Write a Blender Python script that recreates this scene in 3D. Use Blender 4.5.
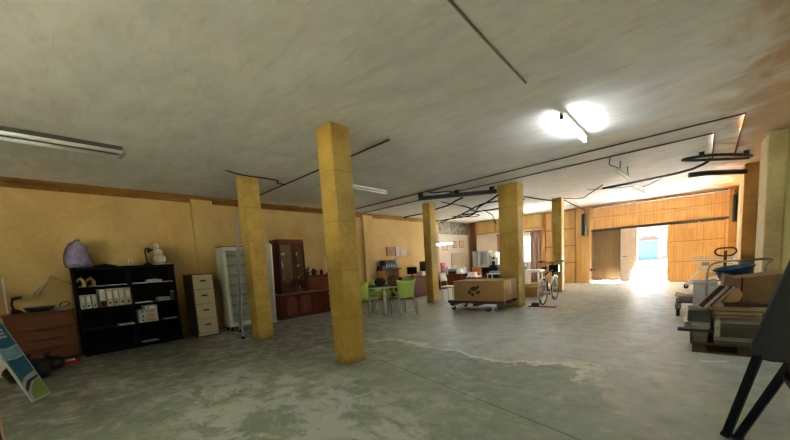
import bpy, bmesh, math, random
from mathutils import Vector, Matrix, Quaternion
random.seed(7)
for o in list(bpy.data.objects):
    bpy.data.objects.remove(o)
SC = bpy.context.scene
COL = SC.collection
PI = math.pi

# ------------------------------------------------------------------ camera
cam_d = bpy.data.cameras.new('camera')
cam = bpy.data.objects.new('camera', cam_d)
COL.objects.link(cam)
SC.camera = cam
FPX, PX, PY, YAW, PITCH, ROLL = 338.61, 389.35, 301.04, 0.7223, -0.1090, -0.0640
cam_d.sensor_fit = 'HORIZONTAL'
cam_d.sensor_width = 36.0
cam_d.lens = FPX * 36.0 / 790.0
cam_d.shift_x = (395.0 - PX) / 790.0
cam_d.shift_y = (PY - 220.0) / 790.0
cam_d.clip_start = 0.05
cam_d.clip_end = 300
fwd = Vector((-math.sin(YAW) * math.cos(PITCH), math.cos(YAW) * math.cos(PITCH), math.sin(PITCH)))
rgt = Vector((math.cos(YAW), math.sin(YAW), 0))
upv = rgt.cross(fwd)
r2 = math.cos(ROLL) * rgt + math.sin(ROLL) * upv
u2 = -math.sin(ROLL) * rgt + math.cos(ROLL) * upv
cam.matrix_world = Matrix(((r2.x, u2.x, -fwd.x, 0), (r2.y, u2.y, -fwd.y, 0), (r2.z, u2.z, -fwd.z, 1.2828), (0, 0, 0, 1)))

# ------------------------------------------------------------------ light
SKY_STRENGTH = 2.0
SUN_STRENGTH = 700.0
TUBE_STRENGTH = 18.0
EXPOSURE = 2.25
w = bpy.data.worlds.new('sky')
SC.world = w
w.use_nodes = True
bg = w.node_tree.nodes['Background']
bg.inputs[0].default_value = (0.72, 0.86, 1.0, 1)
bg.inputs[1].default_value = SKY_STRENGTH
sd = bpy.data.lights.new('sun', 'SUN')
sd.energy = SUN_STRENGTH
sd.angle = math.radians(1.0)
sd.color = (0.90, 0.95, 1.0)
sun = bpy.data.objects.new('sun', sd)
COL.objects.link(sun)
sun.rotation_euler = Vector((-0.75, -0.12, -1.0)).to_track_quat('-Z', 'Y').to_euler()


def portal(name, loc, direction, sx, sy):
    ld = bpy.data.lights.new(name, 'AREA')
    ld.shape = 'RECTANGLE'
    ld.size, ld.size_y = sx, sy
    ld.cycles.is_portal = True
    o = bpy.data.objects.new(name, ld)
    COL.objects.link(o)
    o.location = loc
    o.rotation_euler = Vector(direction).to_track_quat('-Z', 'Z').to_euler()
    return o


portal('doorway_portal', (-0.95, 15.98, 1.02), (0, -1, 0), 0.9, 2.05)
portal('window_portal', (-5.82, 16.0, 1.54), (0, -1, 0), 1.3, 1.2)
portal('added_window_portal', (-2.35, -4.0, 1.4), (0, 1, 0), 1.9, 0.9)  # light portal of the added fill window
SC.view_settings.view_transform = 'Standard'
SC.view_settings.look = 'None'
SC.view_settings.exposure = EXPOSURE
SC.view_settings.gamma = 1
SC.view_settings.use_curve_mapping = False
SC.cycles.use_denoising = True
SC.cycles.max_bounces = 12
SC.cycles.diffuse_bounces = 8
SC.cycles.sample_clamp_indirect = 12
SC.cycles.caustics_reflective = False
SC.cycles.caustics_refractive = False


# ------------------------------------------------------------------ materials
def lin(c):
    return tuple(((v / 255.0) / 12.92 if v / 255.0 <= 0.04045 else ((v / 255.0 + 0.055) / 1.055) ** 2.4) for v in c)


MATS = {}


def mat(name, rgb, rough=0.6, metal=0.0, var=0.10, scale=9.0, bump=0.0, spec=0.4):
    """plain surface: base colour broken up by a procedural noise"""
    if name in MATS:
        return MATS[name]
    m = bpy.data.materials.new(name)
    m.use_nodes = True
    nt = m.node_tree
    b = nt.nodes['Principled BSDF']
    b.inputs['Roughness'].default_value = rough
    b.inputs['Metallic'].default_value = metal
    b.inputs['Specular IOR Level'].default_value = spec
    c = lin(rgb)
    tc = nt.nodes.new('ShaderNodeTexCoord')
    nz = nt.nodes.new('ShaderNodeTexNoise')
    nz.inputs['Scale'].default_value = scale
    nz.inputs['Detail'].default_value = 5
    nt.links.new(tc.outputs['Object'], nz.inputs['Vector'])
    rp = nt.nodes.new('ShaderNodeValToRGB')
    rp.color_ramp.elements[0].position = 0.3
    rp.color_ramp.elements[1].position = 0.7
    rp.color_ramp.elements[0].color = (*[v * (1 - var) for v in c], 1)
    rp.color_ramp.elements[1].color = (*[min(1, v * (1 + var)) for v in c], 1)
    nt.links.new(nz.outputs['Fac'], rp.inputs['Fac'])
    nt.links.new(rp.outputs['Color'], b.inputs['Base Color'])
    if bump:
        bp = nt.nodes.new('ShaderNodeBump')
        bp.inputs['Strength'].default_value = bump
        bp.inputs['Distance'].default_value = 0.01
        nt.links.new(nz.outputs['Fac'], bp.inputs['Height'])
        nt.links.new(bp.outputs['Normal'], b.inputs['Normal'])
    MATS[name] = m
    return m


class NT:
    """small helper for longer node graphs"""
    def __init__(s, name):
        s.m = bpy.data.materials.new(name)
        s.m.use_nodes = True
        s.t = s.m.node_tree
        s.b = s.t.nodes['Principled BSDF']
        s.tc = s.t.nodes.new('ShaderNodeTexCoord').outputs['Object']

    def put(s, sock, v):
        if isinstance(v, bpy.types.NodeSocket):
            s.t.links.new(v, sock)
        elif isinstance(v, tuple) and len(v) == 3 and sock.type == 'RGBA':
            sock.default_value = (*v, 1)
        else:
            sock.default_value = v

    def noise(s, scale, detail=5, dist=0.0, vec=None, rough=0.5, col=False):
        n = s.t.nodes.new('ShaderNodeTexNoise')
        n.inputs['Scale'].default_value = scale
        n.inputs['Detail'].default_value = detail
        n.inputs['Distortion'].default_value = dist
        n.inputs['Roughness'].default_value = rough
        s.t.links.new(vec or s.tc, n.inputs['Vector'])
        return n.outputs['Color' if col else 'Fac']

    def mapping(s, scale=(1, 1, 1), rot=(0, 0, 0), loc=(0, 0, 0)):
        n = s.t.nodes.new('ShaderNodeMapping')
        n.inputs['Scale'].default_value = scale
        n.inputs['Rotation'].default_value = rot
        n.inputs['Location'].default_value = loc
        s.t.links.new(s.tc, n.inputs['Vector'])
        return n.outputs[0]

    def math(s, op, a, b=0.0, c=0.0, clamp=False):
        n = s.t.nodes.new('ShaderNodeMath')
        n.operation = op
        n.use_clamp = clamp
        for i, v in enumerate((a, b, c)):
            s.put(n.inputs[i], v)
        return n.outputs[0]

    def sep(s, vec=None):
        n = s.t.nodes.new('ShaderNodeSeparateXYZ')
        s.t.links.new(vec or s.tc, n.inputs[0])
        return n.outputs

    def step(s, v, a, b):
        n = s.t.nodes.new('ShaderNodeMapRange')
        n.interpolation_type = 'SMOOTHSTEP'
        s.put(n.inputs['Value'], v)
        n.inputs['From Min'].default_value = a
        n.inputs['From Max'].default_value = b
        return n.outputs[0]

    def mix(s, f, a, b):
        n = s.t.nodes.new('ShaderNodeMix')
        n.data_type = 'RGBA'
        s.put(n.inputs[0], f)
        s.put(n.inputs[6], a)
        s.put(n.inputs[7], b)
        return n.outputs[2]

    def bump(s, h, strength=0.3, dist=0.01):
        n = s.t.nodes.new('ShaderNodeBump')
        n.inputs['Strength'].default_value = strength
        n.inputs['Distance'].default_value = dist
        s.put(n.inputs['Height'], h)
        s.t.links.new(n.outputs[0], s.b.inputs['Normal'])

    def col(s, c):
        s.put(s.b.inputs['Base Color'], c)

    def done(s, rough=0.6, spec=0.4):
        s.put(s.b.inputs['Roughness'], rough)
        s.b.inputs['Specular IOR Level'].default_value = spec
        MATS[s.m.name] = s.m
        return s.m


def mat_floor():
    n = NT('worn_painted_concrete')
    x, y, z = n.sep()
    big = n.noise(0.55, 8, 0.25, rough=0.6)
    med = n.noise(2.2, 9, 0.15, rough=0.68)
    fine = n.noise(13, 8, 0.3, rough=0.65)
    streak = n.noise(1.3, 9, 0.25, vec=n.mapping((0.75, 1.7, 1), (0, 0, -0.35)), rough=0.66)
    green = n.mix(fine, lin((134, 150, 134)), lin((168, 181, 166)))
    # bare concrete where the paint is gone
    bare = n.mix(med, lin((158, 166, 161)), lin((206, 212, 207)))
    dark = n.mix(med, lin((96, 99, 90)), lin((142, 143, 132)))
    # bare area: beyond a wavy edge about four metres from the entrance side
    edge = n.math('ADD', n.math('MULTIPLY', n.math('SUBTRACT', y, 4.05), 0.75), n.math('MULTIPLY', n.math('SUBTRACT', big, 0.5), 2.6))
    edge = n.math('ADD', edge, n.math('MULTIPLY', n.step(x, -0.9, 0.3), 1.1))
    soft = n.step(x, -1.1, -0.2)
    mask = n.math('ADD', n.math('MULTIPLY', n.step(edge, -0.06, 0.06), n.math('SUBTRACT', 1.0, soft)), n.math('MULTIPLY', n.step(edge, -1.6, 1.0), soft))
    c = n.mix(mask, green, bare)
    # left side: dark concrete with pale streaks
    left = n.step(n.math('ADD', n.math('MULTIPLY', x, -1.0), n.math('MULTIPLY', n.math('SUBTRACT', big, 0.5), 2.5)), 3.3, 5.2)
    near = n.step(y, 7.5, 3.5)
    pale = n.step(streak, 0.50, 0.66)
    lc = n.mix(pale, dark, lin((158, 158, 146)))
    c = n.mix(n.math('MULTIPLY', left, near), c, lc)
    # chalky white lime bloom
    crust = n.noise(2.1, 12, 0.35, vec=n.mapping((1, 1.25, 1), (0, 0, 0.4), (4.3, 1.2, 0)), rough=0.74)
    flake = n.step(crust, 0.545, 0.62)
    d1 = n.math('SQRT', n.math('ADD', n.math('POWER', n.math('DIVIDE', n.math('ADD', x, 2.9), 1.9), 2), n.math('POWER', n.math('DIVIDE', n.math('SUBTRACT', y, 1.6), 0.95), 2)))
    spot = n.step(n.math('ADD', d1, n.math('MULTIPLY', n.math('SUBTRACT', med, 0.5), 1.6)), 1.35, 0.5)
    flake = n.math('MAXIMUM', n.math('MULTIPLY', flake, 0.55), n.math('MULTIPLY', spot, n.step(crust, 0.44, 0.54)))
    c = n.mix(n.math('MULTIPLY', flake, 0.85), c, lin((218, 222, 220)))
    # pale rim along the edge of the bare area
    rim = n.math('MULTIPLY', n.step(n.math('ABSOLUTE', edge), 0.075, 0.02), n.step(fine, 0.3, 0.5))
    rim = n.math('MULTIPLY', n.math('MULTIPLY', rim, n.step(x, -4.6, -3.6)), n.math('SUBTRACT', 1.0, soft))
    c = n.mix(n.math('MULTIPLY', rim, 0.9), c, lin((236, 233, 222)))
    # dark saw joint running across
    jd = n.math('ABSOLUTE', n.math('ADD', n.math('ADD', y, n.math('MULTIPLY', x, 0.30)), n.math('ADD', -2.32, n.math('MULTIPLY', n.math('SUBTRACT', med, 0.5), 0.03))))
    joint = n.step(jd, 0.014, 0.004)
    c = n.mix(n.math('MULTIPLY', joint, 0.7), c, lin((70, 72, 66)))
    # small dark stains
    st = n.step(n.noise(3.3, 6, 0.5, vec=n.mapping((1, 1, 1), (0, 0, 0), (9, 2, 0))), 0.66, 0.74)
    c = n.mix(n.math('MULTIPLY', st, 0.35), c, lin((88, 84, 74)))
    grit = n.noise(34, 6, 0.2, rough=0.7)
    wear = n.noise(4.6, 10, 0.3, vec=n.mapping((1, 1, 1), (0, 0, 0), (2, 7, 0)), rough=0.72)
    c = n.mix(n.math('MULTIPLY', n.step(wear, 0.53, 0.64), 0.18), c, lin((96, 98, 90)))
    c = n.mix(n.math('MULTIPLY', n.step(wear, 0.46, 0.36), 0.28), c, lin((214, 213, 205)))
    c = n.mix(n.math('MULTIPLY', n.step(grit, 0.55, 0.70), 0.25), c, lin((110, 110, 100)))
    n.col(c)
    n.bump(n.math('ADD', n.math('MULTIPLY', med, 0.7), n.math('MULTIPLY', fine, 0.3)), 0.28, 0.008)
    ro = n.math('ADD', 0.31, n.math('MULTIPLY', n.step(wear, 0.42, 0.58), 0.30))
    ro = n.math('ADD', ro, n.math('MULTIPLY', flake, 0.3), clamp=True)
    return n.done(ro, 0.45)


def mat_ceiling():
    n = NT('trowelled_ceiling_plaster')
    x, y, z = n.sep()
    a = n.noise(0.8, 6, 0.8)
    tro = n.noise(2.2, 8, 0.35, vec=n.mapping((0.8, 1.9, 1), (0, 0, 0.7)), rough=0.64)
    f = n.noise(16, 6)
    strokes = n.noise(5.0, 9, 0.5, vec=n.mapping((0.6, 2.6, 1), (0, 0, 0.9)), rough=0.66)
    c = n.mix(n.step(tro, 0.30, 0.70), lin((214, 211, 206)), lin((230, 227, 222)))
    c = n.mix(n.math('MULTIPLY', n.step(strokes, 0.52, 0.68), 0.35), c, lin((186, 181, 173)))
    c = n.mix(n.math('MULTIPLY', n.step(a, 0.52, 0.72), 0.18), c, lin((176, 170, 160)))
    # ochre wall paint plus painted-in warm bounce light along the right wall
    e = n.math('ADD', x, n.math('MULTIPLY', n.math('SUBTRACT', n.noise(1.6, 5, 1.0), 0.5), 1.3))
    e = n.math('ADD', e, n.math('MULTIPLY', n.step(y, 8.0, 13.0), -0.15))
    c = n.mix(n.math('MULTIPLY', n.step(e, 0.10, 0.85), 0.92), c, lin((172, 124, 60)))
    n.col(c)
    n.bump(n.math('ADD', n.math('MULTIPLY', strokes, 0.8), n.math('MULTIPLY', f, 0.2)), 0.35, 0.015)
    return n.done(0.75, 0.25)


def mat_plaster(name, ca, cb, stain=True):
    n = NT(name)
    x, y, z = n.sep()
    a = n.noise(1.3, 6, 0.5)
    f = n.noise(11, 7, rough=0.6)
    c = n.mix(n.step(n.math('ADD', n.math('MULTIPLY', a, 0.7), n.math('MULTIPLY', f, 0.3)), 0.35, 0.65), lin(ca), lin(cb))
    if stain:
        s = n.step(n.math('ADD', z, n.math('MULTIPLY', n.math('SUBTRACT', a, 0.5), 0.25)), 0.16, 0.02)
        c = n.mix(n.math('MULTIPLY', s, 0.5), c, lin((110, 98, 70)))
    n.col(c)
    n.bump(f, 0.25, 0.01)
    return n.done(0.7, 0.25)


def mat_pillar():
    n = NT('ochre_block_pillar')
    x, y, z = n.sep()
    a = n.noise(2.0, 6, 0.4)
    f = n.noise(14, 7, rough=0.6)
    c = n.mix(n.step(n.math('ADD', n.math('MULTIPLY', a, 0.6), n.math('MULTIPLY', f, 0.4)), 0.36, 0.64), lin((174, 140, 58)), lin((200, 168, 84)))
    # mortar joints of the blocks under the paint
    fr = n.math('FRACT', n.math('DIVIDE', z, 0.62))
    j = n.step(n.math('ABSOLUTE', n.math('SUBTRACT', fr, 0.5)), 0.488, 0.497)
    c = n.mix(n.math('MULTIPLY', j, 0.45), c, lin((104, 80, 30)))
    s = n.step(n.math('ADD', z, n.math('MULTIPLY', n.math('SUBTRACT', f, 0.5), 0.2)), 0.12, 0.0)
    c = n.mix(n.math('MULTIPLY', s, 0.55), c, lin((100, 84, 52)))
    n.col(c)
    n.bump(n.math('SUBTRACT', f, j), 0.3, 0.008)
    return n.done(0.55, 0.35)


def mat_wood(name, ca, cb, axis=2, scale=1.0, rough=0.5, groove=0.0, gaxis=0):
    """streaky grain along one axis; optional narrow tongue-and-groove boards"""
    n = NT(name)
    sc = [9.0 * scale] * 3
    sc[axis] = 0.7 * scale
    g = n.noise(1.6, 7, 1.0, vec=n.mapping(tuple(sc)), rough=0.6)
    b = n.noise(1.1 * scale, 4, 0.4)
    c = n.mix(n.step(n.math('ADD', n.math('MULTIPLY', g, 0.65), n.math('MULTIPLY', b, 0.35)), 0.34, 0.66), lin(ca), lin(cb))
    h = g
    if groove:
        s = n.sep()[gaxis]
        fr = n.math('FRACT', n.math('DIVIDE', s, groove))
        j = n.step(n.math('ABSOLUTE', n.math('SUBTRACT', fr, 0.5)), 0.42, 0.49)
        c = n.mix(n.math('MULTIPLY', j, 0.45), c, lin(tuple(int(v * 0.5) for v in ca)))
        h = n.math('SUBTRACT', g, n.math('MULTIPLY', j, 2.0))
    n.col(c)
    n.bump(h, 0.25, 0.008)
    return n.done(rough, 0.4)


def mat_stone(name, ca, cb, scale=3.0):
    n = NT(name)
    v = n.t.nodes.new('ShaderNodeTexVoronoi')
    v.inputs['Scale'].default_value = scale
    n.t.links.new(n.tc, v.inputs['Vector'])
    f = n.noise(scale * 3, 6)
    e = n.step(v.outputs['Distance'], 0.15, 0.65)
    c = n.mix(n.math('ADD', n.math('MULTIPLY', e, 0.6), n.math('MULTIPLY', f, 0.4)), lin(ca), lin(cb))
    n.col(c)
    n.bump(n.math('SUBTRACT', f, e), 0.7, 0.03)
    return n.done(0.85, 0.2)


def mat_emit(name, rgb, strength):
    m = bpy.data.materials.new(name)
    m.use_nodes = True
    b = m.node_tree.nodes['Principled BSDF']
    b.inputs['Base Color'].default_value = (0.9, 0.9, 0.9, 1)
    b.inputs['Emission Color'].default_value = (*rgb, 1)
    b.inputs['Emission Strength'].default_value = strength
    MATS[name] = m
    return m


def mat_glass(name, tint=(0.9, 0.92, 0.9), fac=0.88):
    m = bpy.data.materials.new(name)
    m.use_nodes = True
    nt = m.node_tree
    nt.nodes.remove(nt.nodes['Principled BSDF'])
    out = nt.nodes['Material Output']
    t = nt.nodes.new('ShaderNodeBsdfTransparent')
    t.inputs[0].default_value = (*tint, 1)
    g = nt.nodes.new('ShaderNodeBsdfGlossy')
    g.inputs['Roughness'].default_value = 0.08
    mx = nt.nodes.new('ShaderNodeMixShader')
    mx.inputs[0].default_value = fac
    nt.links.new(g.outputs[0], mx.inputs[1])
    nt.links.new(t.outputs[0], mx.inputs[2])
    nt.links.new(mx.outputs[0], out.inputs[0])
    MATS[name] = m
    return m


# ------------------------------------------------------------------ mesh building
class MB:
    def __init__(s):
        s.bm = bmesh.new()

    def _x(s, vs, M):
        if M is not None:
            for v in vs:
                v.co = M @ v.co
        return s

    def box(s, x0, y0, z0, x1, y1, z1, M=None):
        vs = [s.bm.verts.new(p) for p in ((x0, y0, z0), (x1, y0, z0), (x1, y1, z0), (x0, y1, z0), (x0, y0, z1), (x1, y0, z1), (x1, y1, z1), (x0, y1, z1))]
        for f in ((3, 2, 1, 0), (4, 5, 6, 7), (0, 1, 5, 4), (1, 2, 6, 5), (2, 3, 7, 6), (3, 0, 4, 7)):
            s.bm.faces.new([vs[i] for i in f])
        return s._x(vs, M)

    def bar(s, p, q, wd, ht, up=(0, 0, 1)):
        """rectangular bar from p to q"""
        p, q = Vector(p), Vector(q)
        d = (q - p).normalized()
        a = d.cross(Vector(up))
        if a.length < 1e-4:
            a = d.cross(Vector((1, 0, 0)))
        a.normalize()
        b = a.cross(d)
        vs = []
        for c in (p, q):
            for i, j in ((-1, -1), (1, -1), (1, 1), (-1, 1)):
                vs.append(s.bm.verts.new(c + a * wd / 2 * i + b * ht / 2 * j))
        for f in ((3, 2, 1, 0), (4, 5, 6, 7), (0, 1, 5, 4), (1, 2, 6, 5), (2, 3, 7, 6), (3, 0, 4, 7)):
            s.bm.faces.new([vs[i] for i in f])
        return s

    def ring(s, c, a, b, r, seg):
        return [s.bm.verts.new(c + a * r * math.cos(2 * PI * k / seg) + b * r * math.sin(2 * PI * k / seg)) for k in range(seg)]

    def loft(s, rings, caps=True, closed=False):
        n = len(rings[0])
        R = rings + ([rings[0]] if closed else [])
        for A, B in zip(R, R[1:]):
            for k in range(n):
                f = s.bm.faces.new((A[k], A[(k + 1) % n], B[(k + 1) % n], B[k]))
                f.smooth = True
        if caps and not closed:
            s.bm.faces.new(rings[0][::-1])
            s.bm.faces.new(rings[-1])
        return s

    def tube(s, pts, r, seg=8, closed=False, smooth=0, caps=True):
        pts = [Vector(p) for p in pts]
        for _ in range(smooth):
            q = [] if closed else [pts[0]]
            m = len(pts)
            for i in range(m if closed else m - 1):
                a, b = pts[i], pts[(i + 1) % m]
                q += [a * 0.75 + b * 0.25, a * 0.25 + b * 0.75]
            pts = q + ([] if closed else [pts[-1]])
        rs = r if isinstance(r, (list, tuple)) else [r] * len(pts)
        rings, prev = [], None
        m = len(pts)
        for i, p in enumerate(pts):
            if closed:
                d = pts[(i + 1) % m] - pts[i - 1]
            else:
                d = pts[min(i + 1, m - 1)] - pts[max(i - 1, 0)]
            d.normalize()
            if prev is None:
                a = d.cross(Vector((0, 0, 1)))
                if a.length < 1e-3:
                    a = d.cross(Vector((1, 0, 0)))
            else:
                a = prev - d * prev.dot(d)
            a.normalize()
            prev = a
            rings.append(s.ring(p, a, d.cross(a), rs[min(i, len(rs) - 1)], seg))
        return s.loft(rings, caps, closed)

    def cyl(s, p, q, r, r1=None, seg=16):
        p, q = Vector(p), Vector(q)
        d = (q - p).normalized()
        a = d.cross(Vector((0, 0, 1)))
        if a.length < 1e-3:
            a = Vector((1, 0, 0))
        a.normalize()
        b = d.cross(a)
        return s.loft([s.ring(p, a, b, r, seg), s.ring(q, a, b, r if r1 is None else r1, seg)])

    def lathe(s, prof, c=(0, 0, 0), seg=20, sx=1, sy=1, M=None):
        c = Vector(c)
        rings = []
        for r, z in prof:
            rings.append([s.bm.verts.new(c + Vector((sx * max(r, 1e-4) * math.cos(2 * PI * k / seg), sy * max(r, 1e-4) * math.sin(2 * PI * k / seg), z))) for k in range(seg)])
        s.loft(rings)
        return s._x([v for R in rings for v in R], M)

    def ball(s, c, rx, ry=None, rz=None, seg=16, M=None):
        ry = rx if ry is None else ry
        rz = rx if rz is None else rz
        prof = [(math.sin(PI * k / 10), -math.cos(PI * k / 10)) for k in range(11)]
        c = Vector(c)
        rings = [[s.bm.verts.new(c + Vector((rx * max(r, 1e-3) * math.cos(2 * PI * k / seg), ry * max(r, 1e-3) * math.sin(2 * PI * k / seg), rz * z))) for k in range(seg)] for r, z in prof]
        s.loft(rings)
        return s._x([v for R in rings for v in R], M)

    def prism(s, poly, fn, t0, t1):
        """poly: 2D outline; fn(u, v, t) gives the point"""
        A = [s.bm.verts.new(fn(u, v, t0)) for u, v in poly]
        B = [s.bm.verts.new(fn(u, v, t1)) for u, v in poly]
        s.bm.faces.new(A[::-1])
        s.bm.faces.new(B)
        n = len(poly)
        for k in range(n):
            s.bm.faces.new((A[k], A[(k + 1) % n], B[(k + 1) % n], B[k]))
        return s

    def sheet(s, fn, nu, nv, th):
        """curved slab with thickness: fn(u, v) -> (point, normal), u and v in 0..1"""
        F, K = [], []
        for i in range(nu + 1):
            f, k = [], []
            for j in range(nv + 1):
                p, nrm = fn(i / nu, j / nv)
                p, nrm = Vector(p), Vector(nrm).normalized()
                f.append(s.bm.verts.new(p + nrm * th / 2))
                k.append(s.bm.verts.new(p - nrm * th / 2))
            F.append(f)
            K.append(k)
        fs = []
        for i in range(nu):
            for j in range(nv):
                fs.append(s.bm.faces.new((F[i][j], F[i + 1][j], F[i + 1][j + 1], F[i][j + 1])))
                fs.append(s.bm.faces.new((K[i][j], K[i][j + 1], K[i + 1][j + 1], K[i + 1][j])))
        for i in range(nu):
            s.bm.faces.new((F[i][0], K[i][0], K[i + 1][0], F[i + 1][0]))
            s.bm.faces.new((F[i][nv], F[i + 1][nv], K[i + 1][nv], K[i][nv]))
        for j in range(nv):
            s.bm.faces.new((F[0][j], F[0][j + 1], K[0][j + 1], K[0][j]))
            s.bm.faces.new((F[nu][j], K[nu][j], K[nu][j + 1], F[nu][j + 1]))
        for f in fs:
            f.smooth = True
        return s

    def build(s, name, m, parent=None, bevel=0.0, origin=None):
        """link as one mesh object; vertices are given in world coordinates"""
        bmesh.ops.recalc_face_normals(s.bm, faces=s.bm.faces)
        off = Vector((0, 0, 0))
        if parent is not None:
            p = parent
            while p is not None:
                off += Vector(p.location)
                p = p.parent
        else:
            if origin is not None:
                off = Vector(origin)
            else:
                xs = [v.co for v in s.bm.verts]
                off = Vector(((min(v.x for v in xs) + max(v.x for v in xs)) / 2, (min(v.y for v in xs) + max(v.y for v in xs)) / 2, min(v.z for v in xs)))
        for v in s.bm.verts:
            v.co -= off
        me = bpy.data.meshes.new(name)
        s.bm.to_mesh(me)
        s.bm.free()
        me.materials.append(m)
        o = bpy.data.objects.new(name, me)
        COL.objects.link(o)
        if parent is not None:
            o.parent = parent
        else:
            o.location = off
        if bevel:
            bv = o.modifiers.new('bevel', 'BEVEL')
            bv.width = bevel
            bv.segments = 2
            bv.limit_method = 'ANGLE'
        return o


def tag(o, label, cat, group=None, kind=None):
    o['label'] = label
    o['category'] = cat
    if group:
        o['group'] = group
    if kind:
        o['kind'] = kind
    return o


def thing(name, label, cat, loc=(0, 0, 0), group=None):
    o = bpy.data.objects.new(name, None)
    o.empty_display_size = 0.1
    COL.objects.link(o)
    o.location = loc
    return tag(o, label, cat, group)


def structure(name, mb, m, parent=None, bevel=0):
    o = mb.build(name, m, parent, bevel, origin=(0, 0, 0))
    if parent is None:
        o['kind'] = 'structure'
    return o


def dup(root, loc, rz=0.0, label=None, group=None):
    r = root.copy()
    COL.objects.link(r)
    r.location = loc
    r.rotation_euler = (0, 0, rz)
    if label:
        r['label'] = label
    if group:
        r['group'] = group
    for ch in list(root.children):
        c = ch.copy()
        COL.objects.link(c)
        c.parent = r
        for g in list(ch.children):
            d = g.copy()
            COL.objects.link(d)
            d.parent = c
    return r


# common materials
M_FLOOR = mat_floor()
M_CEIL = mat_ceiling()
M_LEFT = mat_plaster('ochre_wall_plaster', (200, 166, 104), (216, 186, 126))
M_RIGHT = mat_plaster('pale_ochre_plaster', (192, 176, 124), (216, 202, 154))
M_PIER = mat_plaster('brown_ochre_plaster', (158, 112, 58), (184, 138, 78))
M_PILLAR = mat_pillar()
M_COVE = mat_plaster('brown_cove_paint', (128, 88, 36), (158, 116, 54), False)
M_PLY = mat_wood('yellow_plywood', (198, 146, 80), (220, 174, 108), 2, 0.6, 0.45)
M_BATTEN = mat_wood('brown_batten', (150, 98, 44), (172, 116, 58), 2, 0.7, 0.5)
M_PLYBOX = mat_wood('pale_plywood', (206, 164, 96), (226, 188, 122), 2, 0.6, 0.5)
M_GATE = mat_wood('orange_gate_boards', (200, 146, 80), (222, 174, 108), 2, 0.7, 0.42, 0.085, 0)
M_GATEDARK = mat_wood('shaded_gate_boards', (98, 74, 44), (118, 90, 56), 2, 0.7, 0.5, 0.085, 0)  # darker copy of the gate boards, shade on the left panel painted in
M_GATERAIL = mat_wood('orange_gate_rail', (206, 154, 88), (226, 180, 114), 0, 0.7, 0.42)
M_DARKRAIL = mat('dark_steel_track', (46, 38, 34), 0.6)
M_WHITEWALL = mat_plaster('white_wall_panel', (226, 212, 196), (236, 226, 212), False)
M_STONE = mat_stone('rough_rubble_stone', (92, 84, 74), (168, 156, 140), 5.0)
M_BROWNPOST = mat_wood('brown_post', (110, 64, 30), (132, 82, 42))
M_WALNUT = mat_wood('dark_mahogany', (78, 30, 16), (106, 46, 24), 2, 0.8, 0.55)
M_WALNUT.node_tree.nodes['Principled BSDF'].inputs['Specular IOR Level'].default_value = 0.2
M_DRESSER = mat_wood('brown_dresser_wood', (96, 54, 30), (122, 72, 42), 1, 0.8, 0.45)
M_BLACK = mat('black_laminate', (13, 11, 11), 0.55, spec=0.15)
M_BLACKPL = mat('black_plastic', (26, 26, 28), 0.45)
M_DARKMET = mat('dark_painted_metal', (44, 42, 42), 0.45, 0.3)
M_CREAM = mat('cream_enamel', (214, 198, 166), 0.5, var=0.05)
M_CABSIDE = mat_wood('dark_brown_cabinet', (58, 38, 26), (76, 52, 36), 2)
M_WHITE = mat('white_enamel', (226, 226, 222), 0.4, var=0.04)
M_WHITEPL = mat('white_plastic', (232, 230, 224), 0.45, var=0.04)
M_PAPER = mat('white_paper', (236, 234, 228), 0.8, var=0.04)
M_CREAMPAPER = mat('cream_card', (222, 208, 168), 0.8, var=0.06)
M_GREYPL = mat('grey_plastic', (150, 150, 146), 0.5)
M_ALU = mat('brushed_aluminium', (188, 190, 190), 0.35, 0.85, 0.06)
M_CHROME = mat('chrome_tube', (210, 210, 208), 0.2, 1.0, 0.03)
M_WHITEMET = mat('white_painted_metal', (230, 228, 222), 0.4, 0.0, 0.04)
M_LIME = mat('lime_green_plastic', (196, 222, 104), 0.4, var=0.06)
M_CARD = mat('brown_cardboard', (178, 140, 94), 0.8, var=0.07, scale=6)
M_CARDLT = mat('pale_cardboard', (206, 170, 124), 0.8, var=0.07, scale=6)
M_TAPE = mat('glossy_packing_tape', (206, 184, 150), 0.25)
M_RUBBER = mat('black_rubber', (22, 22, 22), 0.7)
M_GLASS = mat_glass('clear_glass')
M_TUBE_ON = mat_emit('lit_fluorescent_tube', (0.88, 0.95, 1.0), TUBE_STRENGTH)
M_CABLE = mat('black_cable_sheath', (34, 30, 28), 0.9, spec=0.0)
M_CONDUIT = mat('brown_conduit', (84, 70, 58), 0.9, spec=0.0)
M_GREYCABLE = mat('grey_cable_sheath', (146, 138, 128), 0.9, spec=0.0)

HC = 3.045      # ceiling height
XL, XR, YF, YB = -8.35, 1.2, 15.77, -4.0

# ================================================================== SETTING
structure('floor', MB().box(-8.5, -4.1, -0.15, 1.35, 15.97, 0.0), M_FLOOR)
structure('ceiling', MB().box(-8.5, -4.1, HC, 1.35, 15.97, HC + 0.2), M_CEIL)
mb = MB().box(XL - 0.2, -4.1, 0, XL, 15.97, HC)
structure('wall_left', mb, M_LEFT)
mb = MB()
for y0, y1 in ((2.97, 3.42), (8.29, 8.75)):
    mb.box(XL, y0, 0, XL + 0.10, y1, 2.98)
mb.box(XL, 12.55, 0, XL + 0.10, 12.9, 2.98)
structure('trim_1', mb, M_LEFT, bevel=0.01)
structure('trim_2', MB().prism([(0, 0), (0.17, 0), (0.15, -0.035), (0.05, -0.07), (0, -0.13)], lambda u, v, t: (XL + u, t, HC + v), -4.0, 12.9), M_COVE)
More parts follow.
